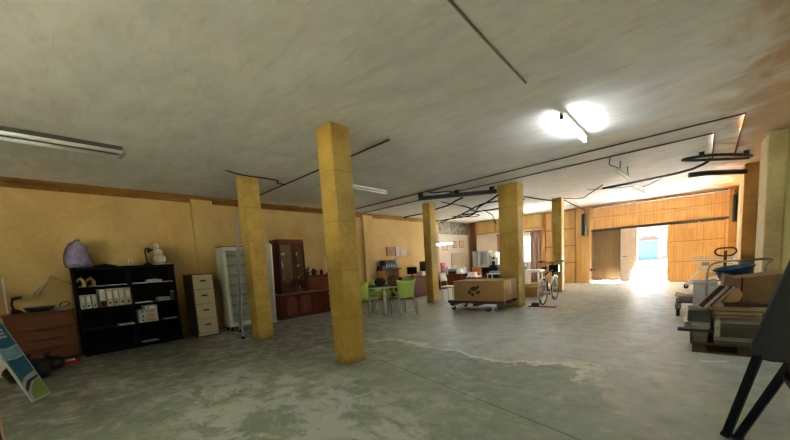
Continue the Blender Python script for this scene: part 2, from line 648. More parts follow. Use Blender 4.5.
# office end of the left wall: white lining below, bare rubble above
structure('trim_3', MB().box(XL, 12.9, 0, XL + 0.04, YF, 2.47), M_WHITEWALL)
structure('trim_4', MB().box(XL, 12.9, 2.47, XL + 0.03, YF, HC), M_STONE)
structure('wall_right', MB().box(XR, -4.1, 0, XR + 0.2, 15.97, HC), M_RIGHT)
structure('trim_5', MB().box(0.96, 11.5, 0, XR, 12.0, HC), M_PIER, bevel=0.02)
structure('trim_6', MB().box(0.98, 8.6, 0, XR, 9.4, HC), M_RIGHT, bevel=0.02)
# back wall behind the camera with an unseen window added for fill light
mb = MB()
mb.box(-8.5, YB - 0.2, 0, -3.3, YB, HC).box(-1.4, YB - 0.2, 0, 1.35, YB, HC)
mb.box(-3.3, YB - 0.2, 0, -1.4, YB, 0.95).box(-3.3, YB - 0.2, 1.85, -1.4, YB, HC)
structure('wall_back', mb, M_RIGHT)
mb = MB()
for x0 in (-3.3, -2.38, -1.46):
    mb.box(x0, YB - 0.12, 0.95, x0 + 0.06, YB - 0.05, 1.85)
mb.box(-3.3, YB - 0.12, 0.95, -1.4, YB - 0.05, 1.01).box(-3.3, YB - 0.12, 1.79, -1.4, YB - 0.05, 1.85)
structure('added_fill_window', mb, M_WHITEMET)

# far wall: window opening and gate opening
WX0, WX1, WZ0, WZ1 = -6.45, -5.2, 0.95, 2.12
GX0, GX1, GZ1 = -2.90, 1.02, 3.0
mb = MB()
mb.box(-8.5, YF, 0, WX0, YF + 0.2, HC).box(WX1, YF, 0, GX0, YF + 0.2, HC)
mb.box(WX0, YF, 0, WX1, YF + 0.2, WZ0).box(WX0, YF, WZ1, WX1, YF + 0.2, HC)
mb.box(GX1, YF, 0, 1.35, YF + 0.2, HC).box(GX0, YF, GZ1, GX1, YF + 0.2, HC)
structure('wall_front', mb, M_PLY)
structure('trim_7', MB().box(-7.86, YF - 0.03, 0, WX0, YF, 2.42).box(WX0, YF - 0.03, 0, WX1, YF, WZ0).box(WX0, YF - 0.03, WZ1, WX1, YF, 2.42), M_WHITEWALL)
structure('trim_8', MB().box(-8.17, YF - 0.12, 0, -7.87, YF, HC - 0.005), M_BROWNPOST, bevel=0.01)
# plywood bulkhead boxes above the office end
mb = MB().box(-7.86, YF - 0.14, 2.45, -4.66, YF, 3.03)
structure('trim_9', mb, M_PLYBOX)
mb = MB()
for x in (-7.80, -6.82, -5.74, -4.72):
    mb.box(x - 0.05, YF - 0.17, 2.42, x + 0.05, YF - 0.14, 3.03)
mb.box(-7.86, YF - 0.165, 2.42, -4.66, YF - 0.14, 2.47)
structure('trim_10', mb, mat_wood('tan_batten', (178, 134, 70), (198, 152, 88), 2, 0.7, 0.5))
# battens over the sheets right of the window
mb = MB()
for z in (0.86, 1.56, 2.25):
    mb.box(-4.66, YF - 0.02, z - 0.022, -3.42, YF, z + 0.022)
for x in (-4.62, -4.16, -3.46):
    mb.box(x - 0.022, YF - 0.022, 0, x + 0.022, YF, 3.03)
structure('trim_11', mb, M_BATTEN)
structure('trim_13', MB().box(-3.42, YF - 0.06, 0, -2.93, YF, 3.03), M_PLY, bevel=0.004)
structure('trim_12', MB().box(1.02, YF - 0.05, 0, 1.2, YF, 3.03).box(-4.66, YF - 0.04, 2.985, -2.9, YF, 3.04), M_PIER)

# window with frame and glass
wf = structure('window_1', MB().box(WX0, YF + 0.06, WZ0, WX0 + 0.05, YF + 0.12, WZ1).box(WX1 - 0.05, YF + 0.06, WZ0, WX1, YF + 0.12, WZ1)
               .box(WX0, YF + 0.06, WZ0, WX1, YF + 0.12, WZ0 + 0.05).box(WX0, YF + 0.06, WZ1 - 0.05, WX1, YF + 0.12, WZ1)
               .box(-5.855, YF + 0.06, WZ0, -5.795, YF + 0.12, WZ1).box(WX0, YF + 0.07, 1.64, WX1, YF + 0.11, 1.68), M_WHITEMET)
structure('pane', MB().box(WX0 + 0.05, YF + 0.085, WZ0 + 0.05, WX1 - 0.05, YF + 0.09, WZ1 - 0.05), M_GLASS, wf)

# big sliding gate with its fixed header
gate = structure('door_1', MB().box(GX0, YF + 0.02, 2.045, GX1, YF + 0.10, 2.105).box(GX0, YF + 0.02, 2.96, GX1, YF + 0.1, 3.0).box(GX0, YF + 0.005, 2.02, GX1, YF + 0.02, 2.12), M_DARKRAIL)
for x0, x1 in ((GX0 + 0.03, -1.42), (-1.40, -0.50), (-0.48, GX1 - 0.03)):
    for z0, z1 in ((2.12, 2.52), (2.55, 2.955)):
        structure('header_panel', MB().box(x0, YF + 0.04, z0, x1, YF + 0.08, z1), M_GATE, gate)
for z0, z1 in ((0.07, 0.62), (0.66, 1.33), (1.37, 2.03)):
    structure('gate_panel', MB().box(-2.86, YF + 0.03, z0, -1.90, YF + 0.07, z1), M_GATEDARK, gate)
for z0, z1 in ((0.005, 0.65), (0.66, 1.36), (1.37, 2.05)):
    structure('gate_panel', MB().box(-0.48, YF + 0.02, z0, 1.0, YF + 0.06, z1), M_GATE, gate)
structure('gate_frame', MB().box(-2.89, YF + 0.01, 0.06, -2.85, YF + 0.09, 2.04).box(-1.91, YF + 0.01, 0.04, -1.385, YF + 0.09, 2.045)
          .box(-2.85, YF + 0.02, 0.62, -1.9, YF + 0.06, 0.66).box(-2.85, YF + 0.02, 1.33, -1.9, YF + 0.06, 1.37), M_GATEDARK, gate)
structure('gate_rail', MB().box(-0.50, YF, 0.62, 1.02, YF + 0.05, 0.69).box(-0.50, YF, 1.33, 1.02, YF + 0.05, 1.40).box(-0.52, YF - 0.01, 0.03, -0.47, YF + 0.07, 2.04)
          .box(0.28, YF, 1.39, 0.33, YF + 0.05, 2.04).box(0.95, YF - 0.01, 0.03, 1.02, YF + 0.07, 2.04)
          .box(GX0, YF + 0.01, 2.51, GX1, YF + 0.05, 2.56).box(GX0, YF + 0.01, 2.10, GX0 + 0.04, YF + 0.09, 2.98)
          .box(GX1 - 0.05, YF + 0.01, 2.1, GX1, YF + 0.09, 2.98).box(-1.43, YF + 0.01, 2.1, -1.39, YF + 0.09, 2.97).box(-0.51, YF + 0.01, 2.1, -0.47, YF + 0.09, 2.97), M_GATERAIL, gate)
structure('gate_shadow_strip', MB().box(-0.47, YF - 0.003, 0.695, 0.95, YF + 0.02, 0.72).box(-0.47, YF - 0.003, 1.405, 0.95, YF + 0.02, 1.43).box(-0.47, YF - 0.003, 0.0, 0.95, YF + 0.02, 0.03)
          .box(GX0 + 0.04, YF + 0.02, 2.56, GX1 - 0.05, YF + 0.042, 2.58).box(-0.52, YF - 0.012, 0.03, -0.505, YF + 0.07, 2.04).box(0.935, YF - 0.003, 0.03, 0.95, YF + 0.02, 2.02), M_BATTEN, gate)  # dark strips standing in for the shadow lines beside the rails
structure('gate_bolt', MB().box(-2.97, YF - 0.04, 0.50, -2.72, YF + 0.03, 0.55).box(-2.90, YF - 0.06, 0.46, -2.84, YF + 0.03, 0.60), M_DARKMET, gate)
structure('gate_foot_seal', MB().prism([(-2.86, 0.055), (-2.5, 0.075), (-2.2, 0.06), (-1.91, 0.085), (-1.91, 0.14), (-2.86, 0.12)], lambda u, v, t: (u, t, v), YF + 0.015, YF + 0.03), M_DARKRAIL, gate)

# wicket leaf swung inwards, ridged sheet
H0, LD = Vector((-1.385, YF + 0.01, 0)), Vector((-0.50, -0.13, 0)).normalized()
LN = Vector((-LD.y, LD.x, 0))
prof = []
nr = 9
for k in range(nr):
    t0 = 0.52 * k / nr
    dt = 0.52 / nr
    prof += [(t0, 0.0), (t0 + dt * 0.55, 0.0), (t0 + dt * 0.65, 0.014), (t0 + dt * 0.9, 0.014)]
prof += [(0.52, 0.0), (0.52, 0.04), (0, 0.04)]
leaf = structure('door_2', MB().prism(prof, lambda u, v, t: H0 + LD * u - LN * (v - 0.02) + Vector((0, -0.05, 0)) + Vector((0, 0, t)), 0.03, 2.03), mat('pinkish_white_sheet', (226, 206, 190), 0.5, var=0.04))
hp = H0 + LD * 0.46
structure('door_handle', MB().tube([hp - LN * 0.02 + Vector((0, 0, 1.0)), hp - LN * 0.07 + Vector((0, 0, 1.0)), hp - LN * 0.07 - LD * 0.13 + Vector((0, 0, 1.0))], 0.012)
          .tube([hp + LN * 0.01 + Vector((0, 0, 1.0)), hp + LN * 0.07 + Vector((0, 0, 1.0)), hp + LN * 0.07 - LD * 0.13 + Vector((0, 0, 1.0))], 0.012)
          .box(-0.02, -0.03, -0.09, 0.02, 0.03, 0.09, Matrix.Translation(hp + Vector((0, 0, 1.0))) @ Matrix.Rotation(math.atan2(LD.y, LD.x), 4, 'Z')), M_DARKMET, leaf)

# pillars
PILL = [
    ('slim ochre pillar beside the aluminium stepladder', -6.29, 3.07, -6.03, 3.38),
    ('big ochre pillar nearest the middle of the hall, alone on bare floor', -3.57, 2.85, -3.28, 3.16),
    ('ochre pillar behind the lime green chairs, under the end of the black ceiling bar', -6.12, 8.73, -5.86, 9.06),
    ('wide ochre pillar behind the large cardboard box on a dolly', -3.585, 8.42, -3.10, 8.82),
    ('ochre pillar behind the handlebars of the bicycle', -3.32, 11.99, -3.03, 12.31),
]
for lab, x0, y0, x1, y1 in PILL:
    o = structure('pillar', MB().box(x0, y0, 0, x1, y1, HC), M_PILLAR, bevel=0.012)
    tag(o, lab, 'pillar', 'ochre pillars')

# outside: yard and the stone house opposite
structure('ground', MB().box(-45, 15.97, -0.2, 45, 21, -0.03), mat('pale_yard_concrete', (205, 200, 190), 0.85, scale=1.2))
structure('road', MB().box(-45, 21, -0.2, 45, 60, -0.03), mat('grey_road_surface', (34, 33, 32), 0.85, scale=1.2))
structure('doorstep', MB().box(-2.9, YF + 0.0, -0.15, 1.02, 15.99, 0.0), mat('threshold_concrete', (190, 186, 176), 0.7))
structure('added_rear_ground', MB().box(-45, -45, -0.25, 45, -4.25, -0.05), mat('dark_rear_ground', (84, 80, 66), 0.9, scale=2))  # unseen ground added so rear window light stays off the ceiling
house = thing('stone_house', 'pale rubble stone house across the yard, seen through the open wicket', 'building', (-3.0, 44, -0.03))
MB().box(-14, 44, -0.03, 8, 48, 6.5).build('wall', mat_stone('pale_rubble_stone', (84, 78, 70), (120, 113, 102), 3.0), house)
MB().box(-3.78, 43.93, 0.0, -2.2, 44.02, 1.95).build('gate', mat_wood('blue_painted_gate', (36, 76, 122), (44, 86, 132), 2, 0.6, 0.5, 0.2, 0), house)
MB().prism([(-3.9, 1.98), (-3.4, 2.38), (-2.5, 2.38), (-2.05, 1.98)], lambda u, v, t: (u, t, v), 43.75, 44.02).build('hood', mat('brown_roof_tile', (56, 40, 34), 0.8), house)

# ================================================================== CEILING SERVICES
# lit tube lamp and unlit batten lamps
def batten(label, p, q, on, group='fluorescent lamps', caps=True):
    p, q = Vector(p), Vector(q)
    t = thing('tube_lamp', label, 'lamp', (p + q) / 2, group)
    d = (q - p).normalized()
    MB().bar(p + Vector((0, 0, 0.025)), q + Vector((0, 0, 0.025)), 0.05, 0.045).build('lamp_body', M_WHITEMET, t, 0.004)
    MB().cyl(p + d * 0.03 + Vector((0, 0, -0.035)), q - d * 0.03 + Vector((0, 0, -0.035)), 0.019 if on else 0.014, seg=12).build('fluorescent_tube', M_TUBE_ON if on else M_WHITEPL, t)
    for e, s in ((p, 1), (q, -1)):
        MB().bar(e + Vector((0, 0, -0.005)), e + d * s * 0.035 + Vector((0, 0, -0.005)), 0.04, 0.075).build('tube_holder', M_DARKMET if on else M_WHITEMET, t)
    return t


batten('lit bluish white tube lamp fixed on the ceiling', (-1.205, 4.80, 2.965), (-1.185, 6.04, 2.965), True)
for y in (4.95, 5.8):
    MB().box(-1.215, y - 0.02, 3.01, -1.175, y + 0.02, HC).build('bracket', M_WHITEMET, bpy.data.objects['tube_lamp'])
tl = thing('twin_tube_lamp', 'unlit twin tube lamp on the dark ceiling above the sign board', 'lamp', (-5.8, 0.7, 2.93), 'fluorescent lamps')
MB().box(-5.90, -0.05, 2.99, -5.64, 1.29, HC).build('lamp_body', mat('dull_lamp_housing', (84, 82, 78), 0.6), tl, 0.006)
for x in (-5.88, -5.66):
    MB().cyl((x, -0.02, 2.975), (x, 1.27, 2.975), 0.024).build('fluorescent_tube', mat('unlit_tube_glass', (246, 246, 244), 0.25, var=0.01), tl)
for y in (1.27, -0.07):
    MB().box(-5.91, y, 2.955, -5.63, y + 0.04, 3.02).build('tube_holder', M_GREYPL, tl)
batten('unlit slim white tube lamp on the ceiling behind the big middle pillar', (-5.5, 5.0, 3.0), (-5.47, 6.35, 3.0), False)


def hung_lamp(label, p, q, hooks):
    t = thing('hanging_tube_lamp', label, 'lamp', p, 'fluorescent lamps')
    p, q = Vector(p), Vector(q)
    d = (q - p).normalized()
    MB().bar(p, q, 0.06, 0.03).build('lamp_body', M_WHITEMET, t)
    sd_ = d.cross(Vector((0, 0, 1))).normalized() * 0.04
    for s in (1, -1):
        MB().cyl(p + sd_ * s + Vector((0, 0, -0.03)), q + sd_ * s + Vector((0, 0, -0.03)), 0.014).build('fluorescent_tube', M_WHITEPL, t)
    for h in hooks:
        MB().tube(h, 0.008, 6, smooth=2).build('wire', M_CABLE, t)
    return t


hung_lamp('unlit twin tube lamp dangling from a loose wire on the ceiling near the gate', (-1.06, 8.30, 2.86), (-0.99, 9.3, 2.82),
          [[(-1.15, 8.0, HC), (-1.19, 8.12, 2.93), (-1.10, 8.2, 2.90), (-1.05, 8.34, 2.88)], [(-0.99, 9.2, 2.84), (-1.0, 9.2, HC)], [(-1.05, 8.5, 2.87), (-1.05, 8.5, HC)]])
hung_lamp('short white tube lamp hung close before the gate header', (-1.10, 11.4, 2.88), (-0.95, 12.6, 2.83),
          [[(-2.2, 11.4, HC - 0.01), (-1.7, 11.4, 2.98), (-1.1, 11.45, 2.93)], [(-1.05, 11.7, 2.90), (-0.8, 11.6, 2.92), (-0.5, 11.5, HC)], [(-0.97, 12.5, 2.85), (-0.97, 12.5, HC)]])


def cable(name, label, pts, r, m, sm=2, group=None, cat='cable'):
    return tag(MB().tube(pts, r, 6, smooth=sm).build(name, m), label, cat, group)


CZ = HC - 0.018
cable('conduit', 'longer outer conduit of two crossing the ceiling, cornering by the right wall', [(-7.9, 7.46, CZ), (0.57, 6.99, CZ), (0.68, 9.82, CZ)], 0.012, M_CONDUIT, 0, 'ceiling conduits')
cable('conduit', 'shorter inner conduit of two crossing the ceiling, ending near the gate', [(-8.17, 8.24, CZ), (0.29, 7.76, CZ), (0.37, 10.25, CZ)], 0.012, M_CONDUIT, 0, 'ceiling conduits')
cable('conduit', 'straight dark conduit on the ceiling running behind the big middle pillar', [(-8.15, 4.18, CZ), (-3.21, 3.86, CZ)], 0.013, M_CONDUIT, 0, 'ceiling conduits')
cable('cable', 'grey cable stapled along the ceiling towards the lit tube lamp', [(-1.20, 0.6, HC - 0.01), (-1.25, 2.2, HC - 0.012), (-1.27, 2.7, HC - 0.01), (-1.28, 3.78, HC - 0.01)], 0.011, M_GREYCABLE, 1, 'ceiling cables')
bk_ = thing('ceiling_bar', 'thick black bar hung under the ceiling between two ochre pillars', 'ceiling bar', (-4.4, 8.0, 2.9))
MB().bar((-5.30, 7.43, 2.925), (-3.63, 8.47, 2.925), 0.07, 0.10).build('bar', M_DARKMET, bk_, 0.006)
for a in (0.03, 0.5, 0.94):
    p = Vector((-5.30, 7.43, 2.97)).lerp(Vector((-3.63, 8.47, 2.97)), a)
    MB().box(p.x - 0.05, p.y - 0.05, 2.96, p.x + 0.05, p.y + 0.05, HC).build('bracket', M_DARKMET, bk_)
CB = [
    ('cable', 'black cable running from the left wall past the pillar to the black ceiling bar', [(-8.2, 10.6, 3.0), (-7.85, 9.95, 2.95), (-6.9, 10.0, 2.95), (-6.3, 9.6, 2.95), (-5.5, 9.3, 2.95), (-5.0, 8.75, 2.93), (-4.5, 8.3, 2.90)], 0.022),
    ('cable', 'short grey cable curling out of the ceiling onto the black bar', [(-5.0, 7.45, HC), (-4.9, 7.5, 3.0), (-4.6, 7.55, 2.99), (-4.45, 7.8, 2.98), (-4.42, 7.9, 2.97)], 0.016),
    ('cable', 'black cable looping loosely from the wide pillar towards the rubble wall', [(-3.7, 8.9, 2.95), (-4.4, 9.7, 2.92), (-5.1, 10.4, 2.92), (-5.7, 11.4, 2.90), (-6.3, 12.2, 2.92), (-7.3, 12.4, 2.95), (-8.2, 12.6, 2.98)], 0.024),
    ('cable', 'black cable drooping in a shallow sag beside the wide pillar', [(-3.6, 10.3, 2.9), (-4.6, 10.9, 2.84), (-5.4, 11.2, 2.90), (-6.2, 12.0, 2.96), (-6.9, 12.6, HC)], 0.020),
    ('cable', 'thin dark wire branching up to the ceiling above the office', [(-5.7, 11.3, 2.92), (-5.55, 11.0, 2.97), (-5.6, 10.2, HC)], 0.012),
    ('cable', 'loose wire end hanging in a hook before the plywood bulkhead', [(-5.3, 11.2, 2.92), (-5.5, 12.4, 2.86), (-5.7, 13.0, 2.75), (-5.72, 13.2, 2.6)], 0.014),
    ('cable', 'tangled cable loop above the picture frames of the office', [(-6.9, 11.8, 2.97), (-6.3, 12.4, 2.88), (-5.9, 12.4, 2.93), (-6.4, 11.7, 2.99), (-7.0, 12.1, 2.93)], 0.015),
    ('cable', 'dark cable strung from the bicycle pillar to the wide pillar', [(-3.09, 8.85, 2.74), (-3.12, 10.0, 2.80), (-3.17, 11.97, 2.93)], 0.013),
    ('cable', 'grey wire running from the bicycle pillar along the ceiling to the gate', [(-3.02, 12.2, HC - 0.02), (-2.7, 13.2, HC - 0.01), (-2.3, 12.2, HC - 0.02), (-1.75, 11.0, HC - 0.01)], 0.012),
    ('cable', 'dark wire dropping from the bicycle pillar to the black wall cylinder', [(-3.02, 12.31, 2.97), (-3.1, 14.0, 2.97), (-3.1, 15.6, 2.93)], 0.012),
    ('cable', 'long grey cable drooping under the ceiling from the rubble wall to the wide pillar', [(-8.2, 13.0, 2.95), (-7.0, 12.0, 2.90), (-5.6, 10.6, 2.86), (-4.6, 9.6, 2.88), (-3.62, 8.75, 2.72)], 0.02),
    ('cable', 'thin dark wire crossing the ceiling above the office desk', [(-5.6, 9.0, HC - 0.01), (-5.4, 10.4, 2.96), (-5.9, 11.6, 2.97), (-5.2, 12.6, HC - 0.01)], 0.012),
    ('cable', 'thin wire end poking from the ceiling at the top of the slim pillar', [(-5.95, 2.75, HC), (-6.0, 3.02, 3.02), (-5.99, 3.45, 3.025), (-5.98, 3.8, 3.02), (-6.05, 3.75, 2.98), (-6.0, 3.9, 2.97)], 0.011),
]
for nm, lab, pts, r in CB:
    cable(nm, lab, pts, r, M_CABLE, 2, 'ceiling cables')
# pipes and loop by the right wall
cable('ceiling_pipe', 'thin black pipe hung slanting below the ceiling before the gate', [(-1.66, 10.4, 2.85), (-0.88, 10.45, 2.88), (0.0, 10.3, 2.91), (0.3, 10.0, 2.97), (0.32, 9.95, HC)], 0.03, M_DARKMET, 1, None, 'pipe')
lp = thing('ceiling_pipe_loop', 'flat black pipe loop under the ceiling by the brown right pier', 'pipe', (0.35, 9.6, 2.93))
MB().tube([(-0.12, 9.3, 2.97), (-0.06, 9.15, 2.97), (0.36, 9.25, 2.97), (0.95, 10.0, 2.95), (0.92, 10.3, 2.95), (0.36, 9.75, 2.96)], 0.028, 8, True, 2).build('pipe', M_DARKMET, lp)
for x, y in ((0.14, 9.16), (0.8, 9.85)):
    MB().box(x, y, 2.95, x + 0.08, y + 0.08, HC).build('bracket', M_DARKMET, lp)
cable('ceiling_pipe', 'thick dark pipe running into the brown pier at the right', [(0.0, 10.5, 2.84), (0.3, 10.6, 2.84), (0.97, 11.45, 2.86)], 0.06, M_DARKMET, 0, None, 'pipe')
# black cylinders at both ends of the gate header
for lab, x in (('black wall cylinder at the left end of the gate header', -3.11), ('black wall cylinder at the right end of the gate header, beside the brown pier', 1.14)):
    t = thing('wall_cylinder', lab, 'wall cylinder', (x, YF - 0.16, 1.9), 'black cylinders flanking the gate')
    MB().cyl((x, YF - 0.16, 1.92), (x, YF - 0.16, 2.77), 0.095 if x < 0 else 0.055, seg=20).build('cylinder', M_BLACKPL, t)
    for z in (2.60, 2.02):
        MB().box(x - 0.04, YF - 0.10, z, x + 0.04, YF - 0.03, z + 0.06).build('bracket', M_DARKMET, t)
    MB().tube([(x, YF - 0.16, 2.77), (x, YF - 0.16, 2.85), (x - 0.02, YF - 0.1, 2.92)], 0.012, 6).build('cord', M_CABLE, t)

# ================================================================== LEFT WALL FURNITURE
# --- black bookcase
FX = -7.87
t = thing('bookcase', 'wide black bookcase with ring binders, standing against the left wall', 'bookcase', (-8.05, 1.6, 0))
bx0, bx1, by0, by1 = -8.24, FX, 0.84, 2.36
MB().box(bx0, by0, 0, bx1, by0 + 0.02, 1.53).build('side_panel', M_BLACK, t)
MB().box(bx0, by1 - 0.02, 0, bx1, by1, 1.53).build('side_panel', M_BLACK, t)
MB().box(bx0, 1.605, 0.05, bx1, 1.63, 1.53).build('divider', M_BLACK, t)
MB().box(bx0, by0 - 0.01, 1.53, bx1 + 0.01, by1 + 0.01, 1.56).build('top_panel', M_BLACK, t)
MB().box(bx0, by0 + 0.02, 0.05, bx0 + 0.01, by1 - 0.02, 1.53).build('back_panel', M_BLACK, t)
MB().box(bx0 + 0.02, by0 + 0.02, 0.0, bx1 - 0.02, by1 - 0.02, 0.05).build('plinth', M_BLACK, t)
for z in (0.05, 0.44, 0.82, 1.195):
    for ya, yb in ((by0 + 0.02, 1.605), (1.63, by1 - 0.02)):
        MB().box(bx0 + 0.01, ya, z, bx1 - 0.005, yb, z + 0.02).build('shelf', M_BLACK, t)
M_BIND_W = mat('white_binder_card', (214, 210, 202), 0.6)
M_BIND_C = mat('cream_binder_card', (206, 190, 150), 0.6)
M_BIND_R = mat('dark_red_card', (92, 28, 34), 0.6)


def binder(label, y, z, wd, ht, m, lm, group, flat=False, x=FX - 0.01):
    """spine faces +x; a flat one lies on its side"""
    t = thing('ring_binder', label, 'ring binder', (x - 0.14, y + wd / 2, z), group)
    if not flat:
        MB().box(x - 0.28, y, z, x, y + wd, z + ht).build('cover', m, t, 0.003)
        MB().box(x, y + wd * 0.2, z + ht * 0.45, x + 0.002, y + wd * 0.8, z + ht * 0.85).build('spine_label', lm, t)
        MB().cyl((x, y + wd / 2, z + ht * 0.2), (x + 0.003, y + wd / 2, z + ht * 0.2), wd * 0.22, seg=12).build('finger_hole', M_BLACKPL, t)
    else:
        MB().box(x - 0.28, y, z, x, y + wd, z + ht).build('cover', m, t, 0.003)
        MB().box(x, y + wd * 0.40, z + ht * 0.2, x + 0.002, y + wd * 0.85, z + ht * 0.8).build('spine_label', lm, t)
        MB().cyl((x, y + wd * 0.22, z + ht / 2), (x + 0.003, y + wd * 0.22, z + ht / 2), ht * 0.22, seg=12).build('finger_hole', M_BLACKPL, t)
    return t


ORD = ['first', 'second', 'third', 'fourth', 'fifth', 'last']
for k in range(3):
    binder('short white ring binder, %s from the left end of the shelf of binders' % ORD[k], 0.866 + k * 0.073 + (0.01 if k == 2 else 0), 0.84, 0.068, 0.235, M_BIND_W, M_PAPER if k else M_WHITEPL, 'short white binders on the left shelf')
labs = ['tall white ring binder with dark red lower half, first of the tall row', 'tall cream ring binder beside the dark red and white one',
        'tall cream ring binder in the middle of the tall row', 'tall white ring binder just right of the middle of the tall row',
        'tall cream ring binder standing at the right end of the tall row']
for k in range(5):
    yy_ = 1.135 + k * 0.092
    b = binder(labs[k], yy_, 0.84, 0.085, 0.315, M_BIND_W if k in (0, 3) else M_BIND_C, M_PAPER if k else M_BIND_W, 'tall binders on the left shelf')
    if k == 0:
        MB().box(FX - 0.0095, yy_, 0.842, FX - 0.007, yy_ + 0.085, 0.95).build('lower_half', M_BIND_R, b)
for k in range(3):
    binder('flat white ring binder with reddish ends, %s of the lying stack' % ['bottom', 'middle', 'top'][k], 1.66, 0.462 + k * 0.083, 0.315, 0.078, M_BIND_W, mat('pinkish_label', (206, 160, 150), 0.7), 'lying binders on the right shelf', True)
binder('small white box file lying on top of the flat binder stack', 1.78, 0.712, 0.2, 0.06, M_BIND_W, M_PAPER, None, True)
PAPERS = [
    ('loose white papers lying on the left top shelf beside the gold figures', 1.10, 1.56, 1.216, 0.012, -0.02),
    ('white papers lying on the right top shelf next to the divider', 1.65, 1.88, 1.216, 0.016, -0.02),
    ('flat white papers at the right end of the right top shelf', 2.08, 2.32, 1.216, 0.010, -0.02),
    ('white sheet lying alone on the low left shelf of the bookcase', 1.36, 1.585, 0.461, 0.022, -0.01),
    ('white papers lying on the right middle shelf above the flat binders', 1.65, 1.92, 0.841, 0.014, -0.01),
    ('white sheet on the low right shelf beside the flat binder stack', 2.10, 2.32, 0.461, 0.012, -0.01),
    ('crumpled paper lying at the foot of the right half of the bookcase', 1.68, 1.95, 0.071, 0.012, -0.01),
]
for lab, ya, yb, z, th, dx in PAPERS:
    tag(MB().box(FX - 0.24, ya, z, FX + dx, yb, z + th).build('paper_stack', M_PAPER, None, 0.002), lab, 'papers', 'loose papers in the bookcase')
tag(MB().prism([(1.86, 0), (2.12, 0), (2.14, 0.05), (2.02, 0.07), (1.90, 0.06)], lambda u, v, q: (q, u, 1.216 + v), FX - 0.2, FX - 0.03).build('plastic_pouch', mat('grey_white_plastic', (186, 184, 180), 0.4), None, 0.008), 'crumpled grey white plastic pouch on the right top shelf', 'pouch')
tag(MB().box(FX - 0.2, 2.02, 0.841, FX - 0.02, 2.23, 0.915).build('paper_box', M_GREYPL, None, 0.006), 'light grey box on the right middle shelf of the bookcase', 'box')
j = thing('jar', 'dim glass jar at the right end of the right middle shelf', 'jar', (FX - 0.08, 2.29, 0.841))
MB().lathe([(0.035, 0.841), (0.04, 0.86), (0.04, 0.98), (0.03, 1.0)], (FX - 0.08, 2.29, 0), 14).build('body', mat('dull_jar_glass', (96, 100, 88), 0.2), j)
MB().cyl((FX - 0.08, 2.29, 1.0), (FX - 0.08, 2.29, 1.03), 0.034).build('lid', M_GREYPL, j)
# two gold curled figures
M_GOLD = mat('dull_gold_paint', (206, 172, 96), 0.4, 0.2)
for k, (yy_, lab) in enumerate(((0.93, 'left gold curled horse head figure on the left top shelf'), (1.06, 'right gold curled horse head figure, beside its twin'))):
    f = thing('horse_head_figurine', lab, 'figurine', (FX - 0.1, yy_, 1.215), 'gold figures on the top shelf')
    X_ = FX - 0.08
    MB().box(X_ - 0.04, yy_ - 0.045, 1.215, X_ + 0.04, yy_ + 0.045, 1.235).build('base', M_GOLD, f, 0.005)
    MB().tube([(X_, yy_ + 0.02, 1.23), (X_, yy_ + 0.035, 1.28), (X_, yy_ + 0.02, 1.345), (X_, yy_ - 0.02, 1.365), (X_, yy_ - 0.045, 1.345), (X_, yy_ - 0.055, 1.31)], [0.04, 0.034, 0.03, 0.03, 0.026, 0.022, 0.02, 0.018, 0.018, 0.016, 0.015, 0.014], 10, smooth=1).build('head', M_GOLD, f)
    MB().prism([(0.0, 0), (0.03, -0.01), (0.012, 0.03)], lambda u, v, q: (q, yy_ + u - 0.012, 1.375 + v), X_ - 0.008, X_ + 0.008).build('ear', M_GOLD, f)
# on top of the bookcase
TOP = 1.561
M_PURPLE = NT('purple_plastic_film')
cr = M_PURPLE.noise(9, 6, 1.5)
M_PURPLE.col(M_PURPLE.mix(cr, lin((128, 116, 168)), lin((182, 174, 208))))
M_PURPLE.bump(cr, 0.9, 0.03)
M_PURPLE = M_PURPLE.done(0.25, 0.6)
bag = thing('plastic_bag', 'bulging purple plastic bag on the left end of the bookcase', 'bag', (-8.06, 0.93, TOP))
mb = MB().lathe([(0.13, TOP), (0.17, TOP + 0.02), (0.185, TOP + 0.1), (0.17, TOP + 0.22), (0.135, TOP + 0.34), (0.08, TOP + 0.43), (0.02, TOP + 0.465)], (0, 0, 0), 24, 0.75, 1.0)
for v in mb.bm.verts:
    z = v.co.z - TOP
    a = math.atan2(v.co.y, v.co.x)
    k = 1 + 0.07 * math.sin(5 * a + 9 * z) + 0.04 * math.sin(11 * a - 14 * z)
    v.co.x = v.co.x * k - 8.06
    v.co.y = v.co.y * k + 0.93 + 0.05 * z
mb.build('bag_body', M_PURPLE, bag)
MB().tube([(-8.06, 0.95, TOP + 0.455), (-8.05, 0.96, TOP + 0.48), (-8.06, 0.99, TOP + 0.49), (-8.07, 1.01, TOP + 0.475)], [0.025, 0.018, 0.022, 0.012], 8).build('knot', M_PURPLE, bag)
tag(MB().prism([(1.14, 0), (1.46, 0), (1.46, 0.02), (1.38, 0.035), (1.30, 0.055), (1.20, 0.045), (1.14, 0.03)], lambda u, v, q: (q, u, TOP + v), -8.2, -7.95).build('folded_cloth', M_BLACKPL, None, 0.008), 'flat black folded cloth on top of the bookcase beside the purple bag', 'cloth')
for yy_, lab, h in ((1.645, 'left one of two small white candles on the bookcase', 0.15), (1.695, 'right one of two small white candles on the bookcase', 0.155)):
    c_ = thing('candle', lab, 'candle', (-7.98, yy_, TOP), 'two white candles on the bookcase')
    MB().cyl((-7.98, yy_, TOP), (-7.98, yy_, TOP + h), 0.014, 0.012, 12).build('wax', M_CREAMPAPER, c_)
    MB().cyl((-7.98, yy_, TOP + h), (-7.98, yy_, TOP + h + 0.015), 0.002, seg=6).build('wick', M_BLACKPL, c_)
lm_ = thing('desk_lamp', 'small black desk lamp on top of the bookcase', 'lamp', (-7.98, 1.95, TOP))
